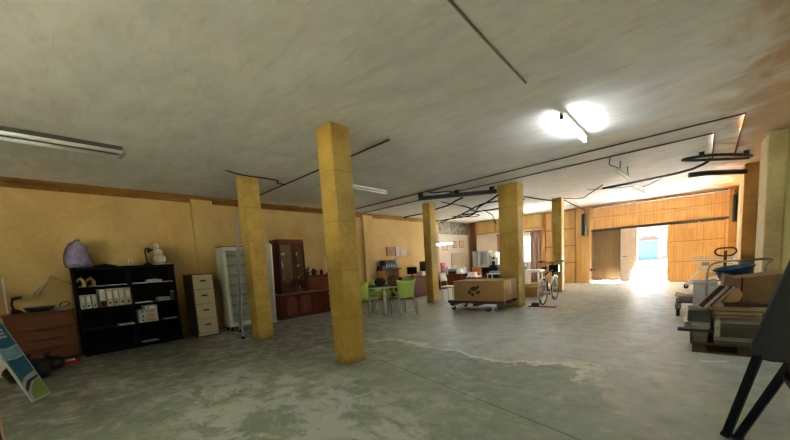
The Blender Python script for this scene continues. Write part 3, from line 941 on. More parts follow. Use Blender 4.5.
MB().lathe([(0.075, TOP), (0.07, TOP + 0.02), (0.03, TOP + 0.05), (0.012, TOP + 0.07)], (-7.98, 1.95, 0), 20).build('base', M_BLACKPL, lm_)
MB().tube([(-7.98, 1.95, TOP + 0.06), (-7.98, 1.93, TOP + 0.2), (-7.98, 1.935, TOP + 0.3), (-7.97, 1.96, TOP + 0.33)], 0.014, 8, smooth=1).build('arm', M_BLACKPL, lm_)
sh = MB().lathe([(0.018, 0.0), (0.03, -0.03), (0.06, -0.09), (0.062, -0.095), (0.05, -0.09)], (0, 0, 0), 18, M=Matrix.Translation((-7.975, 1.965, TOP + 0.34)) @ Matrix.Rotation(math.radians(38), 4, 'X')).build('lamp_shade', M_BLACKPL, lm_)
MB().ball((-7.975, 2.005, TOP + 0.275), 0.036).build('bulb', mat('frosted_bulb', (214, 206, 190), 0.4), lm_)
M_BALL = mat('matt_white_plaster', (222, 214, 200), 0.7)
sn = thing('stacked_ball_figure', 'white figure of three stacked balls on the right end of the bookcase', 'figurine', (-8.0, 2.17, TOP + 0.028))
z_ = TOP + 0.028
MB().ball((-8.0, 2.165, z_ + 0.088), 0.105, 0.115, 0.09).ball((-8.0, 2.15, z_ + 0.218), 0.083, 0.086, 0.072).build('body', M_BALL, sn)
MB().ball((-8.0, 2.125, z_ + 0.335), 0.058, 0.06, 0.062).build('head', M_BALL, sn)
tag(MB().box(-8.16, 2.045, TOP, -7.88, 2.33, TOP + 0.026).build('flat_box', M_PAPER, None, 0.003), 'flat white box under the three ball figure', 'box')

# --- chest of drawers with clutter
DX = -7.8
t = thing('chest_of_drawers', 'low brown chest of four drawers left of the black bookcase', 'chest of drawers', (-8.03, 0.36, 0))
MB().box(-8.25, -0.04, 0.07, DX - 0.02, 0.76, 0.845).build('body', M_CABSIDE, t, 0.004)
MB().box(-8.26, -0.06, 0.845, DX + 0.015, 0.78, 0.87).build('top_board', M_DRESSER, t, 0.004)
MB().box(-8.22, -0.02, 0.0, DX - 0.05, 0.74, 0.07).build('plinth', M_CABSIDE, t)
for z0, z1 in ((0.09, 0.255), (0.275, 0.42), (0.435, 0.59), (0.605, 0.835)):
    d = MB().box(DX - 0.02, -0.025, z0, DX, 0.745, z1).build('drawer', M_DRESSER, t, 0.004)
    MB().box(DX, 0.20, z1 - 0.018, DX + 0.008, 0.52, z1 - 0.008).build('pull_slot', M_CABSIDE, d)
mi = thing('table_magnifier', 'small black desk instrument with a tilted head on the brown chest', 'instrument', (-7.95, 0.12, 0.871))
MB().prism([(0.05, 0), (0.21, 0), (0.17, 0.05), (0.10, 0.09), (0.06, 0.08)], lambda u, v, q: (q, u, 0.871 + v), -8.0, -7.9).build('base', M_BLACKPL, mi, 0.01)
MB().tube([(-7.95, 0.09, 0.94), (-7.96, 0.075, 1.03), (-7.95, 0.1, 1.11)], 0.016, 8).build('arm', M_BLACKPL, mi)
MB().cyl((-7.95, 0.08, 1.11), (-7.95, 0.2, 1.125), 0.025, 0.02).build('head', M_BLACKPL, mi)
hat = thing('shallow_dish', 'oval black dish with a pale rim on the brown chest', 'dish', (-8.0, 0.38, 0.871))
MB().lathe([(0.11, 0.871), (0.17, 0.90), (0.19, 0.955), (0.18, 0.955), (0.15, 0.9), (0.02, 0.885)], (-8.0, 0.38, 0), 24, 0.7, 1.0).build('bowl', M_BLACKPL, hat)
MB().tube([(-8.0 + 0.7 * 0.187 * math.cos(a * PI / 12), 0.38 + 0.187 * math.sin(a * PI / 12), 0.955) for a in range(24)], 0.006, 6, True).build('rim', M_GREYPL, hat)
tag(MB().prism([(0.56, 0), (0.74, 0), (0.76, 0.03), (0.70, 0.035), (0.66, 0.05), (0.57, 0.03)], lambda u, v, q: (q, u, 0.871 + v), -8.1, -7.86).build('crumpled_bag', M_GREYPL, None, 0.008), 'crumpled grey white bag on the right end of the brown chest', 'bag')
tag(MB().tube([(-8.05, 0.62, 0.922), (-8.05, 0.63, 0.97), (-8.05, 0.70, 1.0), (-8.05, 0.76, 0.97), (-8.05, 0.73, 0.93), (-8.05, 0.68, 0.91)], 0.008, 6, smooth=2).build('wire_loop', M_CABLE), 'thin dark wire loop standing in the crumpled bag on the chest', 'wire')
ho = thing('hanging_horn', 'pale tapered horn hanging tilted on the left wall', 'horn', (-8.3, 0.47, 1.1))
MB().tube([(-8.325, 0.36, 1.12), (-8.325, 0.44, 1.24), (-8.325, 0.53, 1.36), (-8.325, 0.56, 1.41)], [0.026, 0.024, 0.018, 0.008], 10).build('horn', M_CREAMPAPER, ho)
MB().tube([(-8.335, 0.56, 1.41), (-8.34, 0.60, 1.45), (-8.34, 0.72, 1.36), (-8.34, 0.86, 1.28)], 0.004, 5, smooth=1).build('string', M_CONDUIT, ho)
MB().cyl((-8.35, 0.60, 1.45), (-8.31, 0.60, 1.45), 0.006, seg=8).build('nail', M_DARKMET, ho)
tag(MB().bar((-8.285, 0.0, 0.0), (-8.335, 0.03, 1.45), 0.045, 0.02, (0, 1, 0)).build('wooden_batten', M_WHITEPL), 'slim white batten leaning on the wall at the left end of the brown chest', 'batten')
tag(MB().lathe([(0.06, 0), (0.10, 0.05), (0.11, 0.16), (0.08, 0.25), (0.03, 0.29)], (-7.5, -0.14, 0.0), 16).build('white_sack', M_WHITEPL), 'small white sack standing at the left end of the brown chest', 'sack')
rt = thing('red_tray', 'flat red tray with white papers on the floor before the brown chest', 'tray', (-7.6, 0.52, 0))
MB().box(-7.76, 0.16, 0.0, -7.50, 0.72, 0.012).box(-7.76, 0.16, 0.012, -7.74, 0.72, 0.05).box(-7.52, 0.16, 0.012, -7.50, 0.72, 0.05).box(-7.74, 0.16, 0.012, -7.52, 0.18, 0.05).box(-7.74, 0.70, 0.012, -7.52, 0.72, 0.05).build('tray', mat('red_plastic', (168, 26, 30), 0.4), rt)
tag(MB().box(-7.7, 0.36, 0.013, -7.53, 0.66, 0.055).build('paper_stack', M_PAPER, None, 0.003), 'white papers lying in the red tray on the floor', 'papers')


def lumpy(c, rx, ry, rz, seed, seg=20):
    mb = MB().ball((0, 0, 0), rx, ry, rz, seg)
    rr = random.Random(seed)
    ph = [rr.uniform(0, 6.28) for _ in range(6)]
    for v in mb.bm.verts:
        a = math.atan2(v.co.y, v.co.x)
        k = 1 + 0.10 * math.sin(3 * a + ph[0] + v.co.z * 9) + 0.07 * math.sin(5 * a + ph[1] - v.co.z * 16)
        v.co.x *= k
        v.co.y *= k
        v.co.z = max(v.co.z, -rz * 0.72) + rz * 0.72
        v.co += Vector(c)
    return mb


M_BAGBLK = mat('black_bin_liner', (12, 12, 13), 0.45, var=0.3, scale=20, bump=0.8)
for lab, c_, r_, sd_ in (('black bin bag slumped on the floor behind the sign board, the larger one', (-6.82, 0.12, 0), (0.26, 0.24, 0.17), 1), ('smaller black bin bag on the floor under the brown chest', (-7.33, 0.33, 0), (0.14, 0.2, 0.12), 2)):
    b = thing('bin_bag', lab, 'bag', c_, 'black bin bags on the floor')
    lumpy(c_, *r_, sd_).build('bag_body', M_BAGBLK, b)
    MB().lathe([(0.04, 0), (0.02, 0.03), (0.05, 0.07), (0.03, 0.075)], (c_[0], c_[1], r_[2] * 1.70), 10).build('knot', M_BAGBLK, b)

# --- leaning sign board
A0, B0 = Vector((-5.43, 0.08, 0.0)), Vector((-5.66, 0.24, 0.0))
WV = (B0 - A0).normalized()
NB = Vector((-WV.y, WV.x, 0))
th_ = math.radians(69)
LV = math.cos(th_) * NB + math.sin(th_) * Vector((0, 0, 1))
if LV.x > 0:
    LV = Vector((-LV.x, -LV.y, LV.z))
FN = WV.cross(LV).normalized()
if FN.z < 0:
    FN = -FN
SW, SL = 0.28, 1.75
SBASE = A0 + Vector((0, 0, 0.012))


def sb(u, v, q=0.0):
    return SBASE + WV * u + LV * v + FN * q


n = NT('printed_wave_board')
M_SIGNBLUE = mat('sign_deep_blue', (22, 92, 128), 0.35, var=0.12, scale=5)
M_SIGNPALE = mat('sign_pale_blue', (120, 164, 190), 0.35, var=0.2, scale=9)
M_SIGNGREEN = mat('sign_leaf_green', (138, 160, 72), 0.35, var=0.12, scale=8)
M_SIGNNAVY = mat('sign_navy', (20, 44, 70), 0.35)
M_SIGNWHITE = mat('sign_white', (186, 190, 186), 0.35)
sg = thing('sign_board', 'narrow blue and green printed sign board leaning back at the left', 'sign', SBASE)
MB().prism([(0, 0), (SW, 0), (SW, SL), (0, SL)], sb, -0.02, 0.0).build('panel', M_SIGNWHITE, sg)


def patch(name, pts, m, q=0.002):
    MB().prism(pts, sb, 0.0005, q).build(name, m, sg)


e_ = 0.018
patch('printed_area', [(e_ + 0.02, 0.02), (SW - e_, 0.02), (SW - e_, 0.22), (0.19, 0.225), (0.10, 0.16), (0.05, 0.09)], M_SIGNGREEN)
patch('printed_area', [(e_, 0.12), (0.05, 0.15), (0.13, 0.215), (SW - e_, 0.245), (SW - e_, 0.27), (0.10, 0.245), (0.05, 0.205), (e_, 0.16)], M_SIGNNAVY)
patch('printed_area', [(e_, 0.23), (0.07, 0.28), (0.15, 0.305), (SW - e_, 0.33), (SW - e_, 0.53), (0.15, 0.51), (e_, 0.52)], M_SIGNBLUE)
patch('printed_area', [(e_, 0.53), (0.14, 0.525), (SW - e_, 0.55), (SW - e_, 0.66), (0.12, 0.64), (e_, 0.66)], M_SIGNPALE)
patch('printed_area', [(e_, 0.67), (0.12, 0.65), (SW - e_, 0.675), (SW - e_, 0.95), (e_, 0.95)], M_SIGNBLUE)
patch('printed_area', [(e_, 0.99), (SW - e_, 0.97), (SW - e_, 1.72), (e_, 1.72)], M_SIGNPALE)
E0, E1, EV = 0.12, 0.215, 0.775
mb = MB()
for a, b, c_, d in ((E0, EV, E0 + 0.025, EV + 0.105), (E0 + 0.025, EV, E1, EV + 0.022), (E0 + 0.025, EV + 0.042, E1 - 0.01, EV + 0.063), (E0 + 0.025, EV + 0.083, E1, EV + 0.105)):
    mb.prism([(a, b), (c_, b), (c_, d), (a, d)], sb, 0.002, 0.004)
mb.build('lettering', M_SIGNWHITE, sg)
MB().bar(sb(SW / 2, 1.2, -0.025), Vector((sb(SW / 2, 1.2).x, sb(SW / 2, 1.2).y, 0)) + (NB if LV.dot(NB) > 0 else -NB) * 0.28 + Vector((0, 0, 0.0)), 0.04, 0.02).build('support_leg', M_GREYPL, sg)

# --- board standing in the near left corner
t = thing('wooden_box', 'tan wooden box with a dark edge in the near left corner', 'box', (-3.15, -0.3, 0))
MB().box(-3.35, -0.62, 0, -3.0, -0.105, 0.585).build('body', mat_wood('tan_pine', (186, 140, 92), (206, 164, 116), 2), t, 0.004)
MB().box(-3.36, -0.63, 0.585, -2.99, -0.095, 0.605).build('edge_strip', M_GREYPL, t)
MB().box(-3.0, -0.125, 0.0, -2.992, -0.105, 0.585).build('edge_strip', M_CABSIDE, t)

# --- filing cabinet
t = thing('filing_cabinet', 'cream four drawer filing cabinet with dark brown sides', 'filing cabinet', (-7.9, 2.8, 0))
MB().box(-8.14, 2.585, 0.0, -7.68, 3.015, 1.33).build('body', M_CABSIDE, t, 0.004)
MB().box(-7.68, 2.60, 0.02, -7.665, 3.0, 0.075).build('plinth', M_CREAM, t)
for k in range(4):
    z0 = 0.085 + k * 0.308
    d = MB().box(-7.68, 2.61, z0, -7.655, 2.995, z0 + 0.30).build('drawer', M_CREAM, t, 0.004)
    MB().box(-7.655, 2.74, z0 + 0.155, -7.648, 2.86, z0 + 0.185).build('handle', M_BLACKPL, d, 0.003)

# --- tall glass-front cooler
t = thing('display_freezer', 'tall white upright freezer with shelves behind its glass door', 'freezer', (-7.85, 3.6, 0))
fy0, fy1, fx0, fx1, ft = 3.27, 3.95, -8.02, -7.68, 1.88
MB().box(fx0, fy0, 0.09, fx1, fy0 + 0.04, ft).build('side_panel', mat('off_white_enamel', (214, 208, 192), 0.45, var=0.04), t)
MB().box(fx0, fy1 - 0.04, 0.09, fx1, fy1, ft).build('side_panel', M_WHITE, t)
MB().box(fx0, fy0 + 0.04, 0.09, fx0 + 0.03, fy1 - 0.04, ft).build('back_panel', M_WHITE, t)
MB().box(fx0 + 0.03, fy0 + 0.04, 0.09, fx1, fy1 - 0.04, 0.16).build('floor_panel', M_WHITE, t)
MB().box(fx0 + 0.03, fy0 + 0.04, ft - 0.05, fx1, fy1 - 0.04, ft).build('top_panel', M_WHITE, t)
MB().box(fx0 - 0.0, fy0, ft, fx1 + 0.03, fy1, ft + 0.015).build('lid', M_DARKMET, t)
for k in range(7):
    z0 = 0.30 + k * 0.225
    s_ = MB().box(fx0 + 0.04, fy0 + 0.05, z0, fx1 - 0.06, fy1 - 0.05, z0 + 0.012).build('shelf', M_WHITEPL, t)
    mb = MB().box(fx1 - 0.065, fy0 + 0.05, z0 + 0.012, fx1 - 0.055, fy1 - 0.05, z0 + 0.075)
    mb.build('basket_front', mat('pale_grey_basket', (184, 188, 188), 0.4), s_)
dr = MB().box(fx1, fy0, 0.10, fx1 + 0.04, fy0 + 0.06, ft).box(fx1, fy1 - 0.06, 0.10, fx1 + 0.04, fy1, ft).box(fx1, fy0 + 0.06, 0.10, fx1 + 0.04, fy1 - 0.06, 0.19).box(fx1, fy0 + 0.06, ft - 0.08, fx1 + 0.04, fy1 - 0.06, ft).build('door', M_WHITE, t, 0.004)
MB().box(fx1 + 0.012, fy0 + 0.06, 0.19, fx1 + 0.018, fy1 - 0.06, ft - 0.08).build('pane', M_GLASS, dr)
MB().box(fx1 + 0.04, fy1 - 0.05, 0.8, fx1 + 0.065, fy1 - 0.03, 1.15).build('handle', M_GREYPL, dr)
for px in (fx0 + 0.06, fx1 - 0.05):
    for py in (fy0 + 0.06, fy1 - 0.06):
        MB().cyl((px, py, 0), (px, py, 0.09), 0.03).build('foot', M_RUBBER, t)

# --- aluminium stepladder
t = thing('stepladder', 'aluminium stepladder standing open before the white freezer', 'ladder', (-6.9, 3.3, 0))
F0, F1 = Vector((-6.50, 2.985, 0)), Vector((-6.36, 3.34, 0))
R0, R1 = Vector((-7.36, 3.33, 0)), Vector((-7.22, 3.68, 0))
T0, T1 = Vector((-6.60, 3.16, 2.32)), Vector((-6.47, 3.47, 2.32))
for a, b in ((F0, T0), (F1, T1)):
    o = MB().bar(a + Vector((0, 0, 0.03)), b, 0.035, 0.02).build('stile', M_ALU, t)
    MB().bar(a, a + (b - a).normalized() * 0.06, 0.045, 0.03).build('rubber_foot', M_RUBBER, o)
for a, b in ((R0, T0), (R1, T1)):
    o = MB().bar(a + Vector((0, 0, 0.03)), b + Vector((-0.05, 0.02, -0.02)), 0.035, 0.02).build('rear_strut', M_ALU, t)
    MB().bar(a, a + (b - a).normalized() * 0.06, 0.045, 0.03).build('rubber_foot', M_RUBBER, o)
for k in range(1, 9):
    f_ = k * 0.25 / 2.32
    MB().bar(F0.lerp(T0, f_), F1.lerp(T1, f_), 0.08, 0.025).build('step', M_ALU, t)
for k in (1, 4):
    f_ = k * 0.2
    MB().bar(R0.lerp(T0, f_), R1.lerp(T1, f_), 0.02, 0.02).build('brace', M_ALU, t)
MB().bar(T0 + Vector((-0.03, -0.02, 0.01)), T1 + Vector((-0.03, 0.02, 0.01)), 0.07, 0.025).build('top_cap', M_ALU, t)

# --- two white boards leaning beside the sideboard
for k, (lab, xa, xb, y0, h) in enumerate((('nearer tall white board leaning on edge beside the mahogany cabinet', -8.15, -7.70, 4.40, 1.93), ('farther tall white board leaning on edge beside the mahogany cabinet', -8.3, -7.86, 4.47, 1.98))):
    t = thing('white_board_panel', lab, 'board', ((xa + xb) / 2, y0, 0), 'white boards beside the cabinet')
    Mx = Matrix.Translation((0, y0, 0)) @ Matrix.Rotation(math.radians(-2.2), 4, 'X')
    MB().box(xa, -0.014, 0.0, xb, 0.014, h, Mx).build('board', M_WHITE, t, 0.003)
    MB().box(xb, -0.016, 0.01, xb + 0.012, 0.016, h, Mx).build('edge_strip', M_WHITEPL, t)

# --- mahogany wall unit
HX = -7.85
t = thing('wall_unit', 'dark mahogany wall unit with a glass showcase and low cupboards', 'cabinet', (-8.05, 5.8, 0))
MB().prism([(4.62, -8.3), (4.62, -7.97), (4.68, -7.89), (4.78, HX - 0.02), (6.85, HX - 0.02), (6.85, -8.3)], lambda u, v, q: (v, u, q), 0.06, 0.64).build('base_unit', M_WALNUT, t)
MB().box(-8.28, 4.70, 0.0, HX - 0.06, 6.82, 0.06).build('plinth', M_CABSIDE, t)
MB().prism([(4.60, -8.3), (4.60, -7.96), (4.66, -7.87), (4.77, HX + 0.01), (6.88, HX + 0.01), (6.88, -8.3)], lambda u, v, q: (v, u, q), 0.64, 0.68).build('worktop', mat_wood('light_edged_mahogany', (120, 70, 44), (150, 96, 66), 1), t, 0.006)
for y0, y1 in ((4.80, 5.20), (5.22, 5.64)):
    d = MB().box(HX - 0.02, y0, 0.09, HX, y1, 0.62).build('door', M_WALNUT, t, 0.004)
    ym, hw = (y0 + y1) / 2, (y1 - y0) / 2 - 0.045
    MB().prism([(ym - hw, 0.12), (ym + hw, 0.12), (ym + hw, 0.50), (ym + hw * 0.7, 0.57), (ym, 0.59), (ym - hw * 0.7, 0.57), (ym - hw, 0.50)], lambda u, v, q: (q, u, v), HX, HX + 0.008).build('door_panel', mat_wood('mahogany_panel', (98, 42, 20), (126, 60, 32), 2), d, 0.003)
for k in range(3):
    d = MB().box(HX - 0.02, 5.68, 0.09 + k * 0.18, HX, 6.83, 0.255 + k * 0.18).build('drawer', M_WALNUT, t, 0.004)
    MB().ball((HX + 0.012, 6.25, 0.18 + k * 0.18), 0.014).build('knob', M_GOLD, d)
# showcase
c0, c1, zt = 4.76, 5.56, 2.04
MB().box(-8.25, c0, 0.68, -7.9, c0 + 0.03, zt).build('showcase_side', M_WALNUT, t)
MB().box(-8.25, c1 - 0.03, 0.68, -7.9, c1, zt).build('showcase_side', M_WALNUT, t)
MB().box(-8.27, c0, 0.68, -8.25, c1, zt).build('showcase_back', mat_wood('mahogany_back', (120, 62, 34), (146, 82, 48), 2), t)
MB().prism([(c0 - 0.01, -8.27), (c0 - 0.01, -7.92), (c0 + 0.08, -7.86), (c1 - 0.08, -7.86), (c1 + 0.01, -7.92), (c1 + 0.01, -8.27)], lambda u, v, q: (v, u, q), zt, zt + 0.05).build('cornice', M_WALNUT, t)
for y0, y1 in ((c0 + 0.01, 5.21), (5.23, c1 - 0.01)):
    d = MB().box(-7.90, y0, 0.70, -7.88, y0 + 0.055, zt).box(-7.90, y1 - 0.055, 0.70, -7.88, y1, zt).box(-7.90, y0 + 0.055, 0.70, -7.88, y1 - 0.055, 0.76).box(-7.90, y0 + 0.055, zt - 0.08, -7.88, y1 - 0.055, zt).build('glass_door', M_WALNUT, t, 0.003)
    MB().box(-7.892, y0 + 0.055, 0.76, -7.888, y1 - 0.055, zt - 0.08).build('pane', M_GLASS, d)
for z in (1.02, 1.34, 1.66):
    MB().box(-8.25, c0 + 0.03, z, -7.92, c1 - 0.03, z + 0.012).build('showcase_shelf', M_WALNUT, t)
# drop-front desk box
MB().box(-8.27, 5.60, 0.68, -7.93, 6.84, 1.08).build('upper_cupboard', M_WALNUT, t, 0.004)
MB().box(-7.93, 5.63, 0.71, -7.915, 6.81, 1.05).build('drop_front', mat_wood('mahogany_panel', (98, 42, 20), (126, 60, 32), 1), t, 0.004)
MB().box(-8.28, 5.58, 1.08, -7.9, 6.86, 1.10).build('upper_top', M_WALNUT, t)
# china in the showcase
M_CHINA = mat('white_china', (220, 214, 204), 0.25)
CH = [('white china bowl on the top shelf behind the left showcase door', 4.98, 1.673, 'bowl'), ('white cup on the top shelf behind the right showcase door', 5.38, 1.673, 'cup'),
      ('pale vase on the third showcase shelf, left', 4.92, 1.353, 'vase'), ('small white dish on the third showcase shelf, right', 5.40, 1.353, 'bowl'),
      ('white jug on the second showcase shelf, left', 4.90, 1.033, 'cup'), ('white bowl on the second showcase shelf, right', 5.36, 1.033, 'bowl'),
      ('white statuette on the showcase floor behind the right door', 5.42, 0.681, 'vase')]
PR = {'bowl': [(0.025, 0), (0.03, 0.008), (0.065, 0.05), (0.07, 0.07), (0.064, 0.068), (0.02, 0.02)], 'cup': [(0.03, 0), (0.042, 0.03), (0.045, 0.085), (0.04, 0.085), (0.035, 0.02), (0.0, 0.015)],
      'vase': [(0.035, 0), (0.05, 0.05), (0.042, 0.1), (0.018, 0.14), (0.02, 0.17), (0.028, 0.185), (0.015, 0.18)]}
for lab, y, z, kd in CH:
    tag(MB().lathe(PR[kd], (-8.03, y, z), 16).build(kd, M_CHINA), lab, kd, 'china in the glass showcase')
# things on the drop-front cupboard
pp = thing('potted_plant', 'small dark leafy plant in a brown pot on the mahogany cupboard', 'plant', (-8.05, 5.72, 1.10))
MB().lathe([(0.05, 1.10), (0.07, 1.2), (0.075, 1.215), (0.06, 1.21)], (-8.05, 5.72, 0), 16).build('pot', M_DRESSER, pp)
mb = MB()
for k in range(14):
    a = k * 2.4
    r_ = 0.05 + 0.06 * random.random()
    h_ = 1.25 + 0.13 * random.random()
    mb.prism([(0, 0), (0.5, 0.24), (1, 0), (0.5, -0.24)], lambda u, v, q, a=a, r_=r_, h_=h_: Vector((-8.05 + math.cos(a) * (u * r_ + 0.005) - math.sin(a) * v * 0.07, 5.72 + math.sin(a) * (u * r_ + 0.005) + math.cos(a) * v * 0.07, 1.21 + (h_ - 1.21) * u ** 0.6 + q)), 0, 0.003)
mb.build('foliage', mat('dark_green_leaf', (52, 62, 34), 0.5), pp)
for lab, y, nm, rr_, m in (('round dark metal pot on the mahogany cupboard beside the plant', 5.92, 'pot', 0.075, M_DARKMET), ('pale ornament jug between the dark pots on the cupboard', 6.06, 'jug', 0.055, M_GREYPL), ('second dark round pot on the cupboard next to the candle', 6.19, 'pot', 0.062, M_DARKMET)):
    o = thing(nm, lab, nm, (-8.03, y, 1.10), 'ornaments on the mahogany cupboard')
    MB().lathe([(rr_ * 0.6, 1.10), (rr_, 1.10 + rr_), (rr_ * 0.8, 1.10 + rr_ * 1.8), (rr_ * 0.45, 1.10 + rr_ * 2.2), (rr_ * 0.55, 1.10 + rr_ * 2.5)], (-8.03, y, 0), 16).build('body', m, o)
    MB().tube([(-8.03, y + rr_ * 0.7, 1.10 + rr_ * 2.0), (-8.03, y + rr_ * 1.25, 1.10 + rr_ * 1.8), (-8.03, y + rr_ * 0.9, 1.10 + rr_ * 0.9)], 0.008, 6, smooth=1).build('handle', m, o)
c_ = thing('candle', 'tall slim white candle in a dark holder on the mahogany cupboard', 'candle', (-8.0, 6.36, 1.10))
MB().lathe([(0.04, 1.10), (0.035, 1.115), (0.015, 1.13), (0.018, 1.16)], (-8.0, 6.36, 0), 14).build('holder', M_BIND_R, c_)
MB().cyl((-8.0, 6.36, 1.15), (-8.0, 6.36, 1.57), 0.014, 0.012, 12).build('wax', M_PAPER, c_)
tag(MB().ball((-8.0, 6.50, 1.145), 0.035, 0.035, 0.045).build('figurine', M_BIND_R), 'tiny dark red figure beside the tall candle', 'figurine')

# ================================================================== TABLE CORNER
TX, TY = -6.0, 6.62
t = thing('garden_table', 'round white table with a dark top, heaped with bags', 'table', (TX, TY, 0))
MB().lathe([(0.54, 0.685), (0.56, 0.69), (0.56, 0.715), (0.54, 0.72)], (TX, TY, 0), 32).build('tabletop', M_WHITEMET, t)
MB().lathe([(0.545, 0.721), (0.553, 0.728), (0.545, 0.737)], (TX, TY, 0), 32).build('table_mat', mat('dark_brown_table_mat', (50, 36, 30), 0.45), t)
for a in (0.75, 2.32, 3.89, 5.46):
    cx_, cy_ = math.cos(a), math.sin(a)
    MB().cyl((TX + cx_ * 0.36, TY + cy_ * 0.36, 0.685), (TX + cx_ * 0.42, TY + cy_ * 0.42, 0), 0.024, 0.02, 12).build('leg', M_WHITEMET, t)
M_BROWNBAG = mat('mottled_brown_cloth', (120, 92, 66), 0.8, var=0.5, scale=14, bump=0.6)
M_DARKBAG = mat('dark_olive_cloth', (50, 46, 38), 0.8, var=0.4, scale=14, bump=0.6)
for lab, c_, r_, m, sd_ in (('dark olive cloth bundle in the middle of the round table', (-6.03, 6.50, 0.738), (0.13, 0.12, 0.12), M_DARKBAG, 4), ('mottled brown cloth bag at the right side of the round table', (-5.70, 6.66, 0.738), (0.16, 0.13, 0.15), M_BROWNBAG, 5), ('dark flat cloth bundle at the far left side of the round table', (-6.28, 6.80, 0.738), (0.15, 0.13, 0.11), M_DARKBAG, 6)):
    tag(lumpy(c_, *r_, sd_).build('cloth_bundle', m), lab, 'bundle', 'bundles on the round table')
bk = thing('fruit_bowl', 'pale green bowl among the bundles on the round table', 'bowl', (-6.30, 6.42, 0.738))
MB().lathe([(0.05, 0.738), (0.06, 0.745), (0.13, 0.81), (0.14, 0.83), (0.13, 0.83), (0.05, 0.76)], (-6.30, 6.42, 0), 20).build('bowl', mat('pale_green_ceramic', (176, 190, 110), 0.35), bk)


def make_chair(label, loc, rz):
    """plastic shell armchair on four tube legs; built facing +y, then turned"""
    t = thing('plastic_chair', label, 'chair', (0, 0, 0), 'lime green chairs around the table')
    def seat(u, v):
        x = (u - 0.5) * 2
        y = -0.20 + 0.42 * v
        return (x * (0.21 + 0.02 * v), y, 0.445 - 0.02 * (1 - x * x) + 0.012 * v), (0, 0, 1)
    MB().sheet(seat, 8, 6, 0.018).build('seat', M_LIME, t)
    def back(u, v):
        x = (u - 0.5) * 2
        wv = 0.19 + 0.10 * v ** 1.2
        z = 0.43 + 0.41 * v + 0.05 * x * x * v * v
        y = -0.20 - 0.10 * v + 0.10 * x * x * (0.6 + 0.4 * v)
        return (x * wv, y, z), (0.5 * x, -1, 0.2)
    MB().sheet(back, 12, 8, 0.016).build('backrest', M_LIME, t)
    for s in (-1, 1):
        def arm(u, v, s=s):
            y = -0.13 + 0.33 * u
            z0 = 0.64 - 0.03 * u
            zb = 0.44 + 0.20 * max(0, abs(u - 0.55) - 0.32) * 0 + 0.155 * (1 - abs(2 * u - 1.1) ** 4) if u < 0.98 else 0.44
            return (s * (0.235 + 0.045 * v), y, zb + (z0 - zb) * v), (s, 0, 0.2)
        MB().sheet(arm, 10, 4, 0.014).build('armrest', M_LIME, t)
        MB().tube([(s * 0.17, -0.15, 0.435), (s * 0.215, -0.215, 0.2), (s * 0.235, -0.25, 0.0)], [0.013, 0.012, 0.011], 10).build('leg', M_ALU, t)
        MB().tube([(s * 0.18, 0.16, 0.435), (s * 0.21, 0.20, 0.2), (s * 0.225, 0.225, 0.0)], [0.013, 0.012, 0.011], 10).build('leg', M_ALU, t)
    t.location = loc
    t.rotation_euler = (0, 0, rz)
    return t


ch0 = make_chair('lime green chair right of the round table with its back to the viewer', (-5.38, 6.62, 0), math.radians(72))
dup(ch0, (-6.08, 6.08, 0), math.radians(-4), 'lime green armchair half hidden behind the big pillar, left of the round table')
dup(ch0, (-5.98, 7.45, 0), math.radians(172), 'lime green chair on the far right side of the round table')
dup(ch0, (-6.62, 7.16, 0), math.radians(215), 'lime green chair facing us across the round table, at its far left')

# shelf unit at the wall
t = thing('wall_shelf_unit', 'small orange wooden shelf unit at the wall behind the table', 'shelf unit', (-8.2, 9.36, 0))
M_ORANGEWD = mat_wood('orange_pine', (204, 132, 84), (224, 158, 110), 2)
MB().box(-8.34, 8.88, 0, -8.0, 8.94, 1.06).build('side_panel', M_ORANGEWD, t)
MB().box(-8.34, 9.72, 0, -8.0, 9.82, 1.06).build('side_panel', M_ORANGEWD, t)
MB().box(-8.34, 8.84, 1.06, -7.98, 9.86, 1.10).build('top_board', M_BLACK, t)
for z in (0.25, 0.62):
    MB().box(-8.34, 8.94, z, -8.02, 9.72, z + 0.025).build('shelf', M_ORANGEWD, t)
for k in range(4):
    yy_ = 9.02 + k * 0.135
    b = thing('magazine_file', '%s black magazine file in the row on the wall shelf unit' % ['first', 'second', 'third', 'fourth'][k], 'magazine file', (-8.15, yy_, 1.10), 'black magazine files')
    MB().prism([(-8.28, 1.10), (-8.02, 1.10), (-8.02, 1.34), (-8.12, 1.42), (-8.28, 1.42)], lambda u, v, q: (u, q, v), yy_, yy_ + 0.12).build('case', M_BLACKPL, b, 0.003)
    MB().box(-8.02, yy_ + 0.03, 1.16, -8.018, yy_ + 0.09, 1.26).build('label_holder', M_GREYPL, b)
tag(MB().box(-8.3, 8.86, 1.10, -8.02, 9.0, 1.22).build('black_box', M_BLACKPL, None, 0.005), 'low black box at the left end of the wall shelf unit', 'box')
b = thing('white_bag', 'white plastic bag hanging beside the black magazine files', 'bag', (-8.1, 9.72, 1.10))
lumpy((-8.12, 9.74, 1.10), 0.10, 0.15, 0.2, 9).build('bag_body', M_WHITEPL, b)
MB().tube([(-8.12, 9.66, 1.36), (-8.12, 9.70, 1.50), (-8.12, 9.76, 1.52), (-8.12, 9.82, 1.38)], 0.012, 6, smooth=2).build('handle', M_WHITEPL, b)
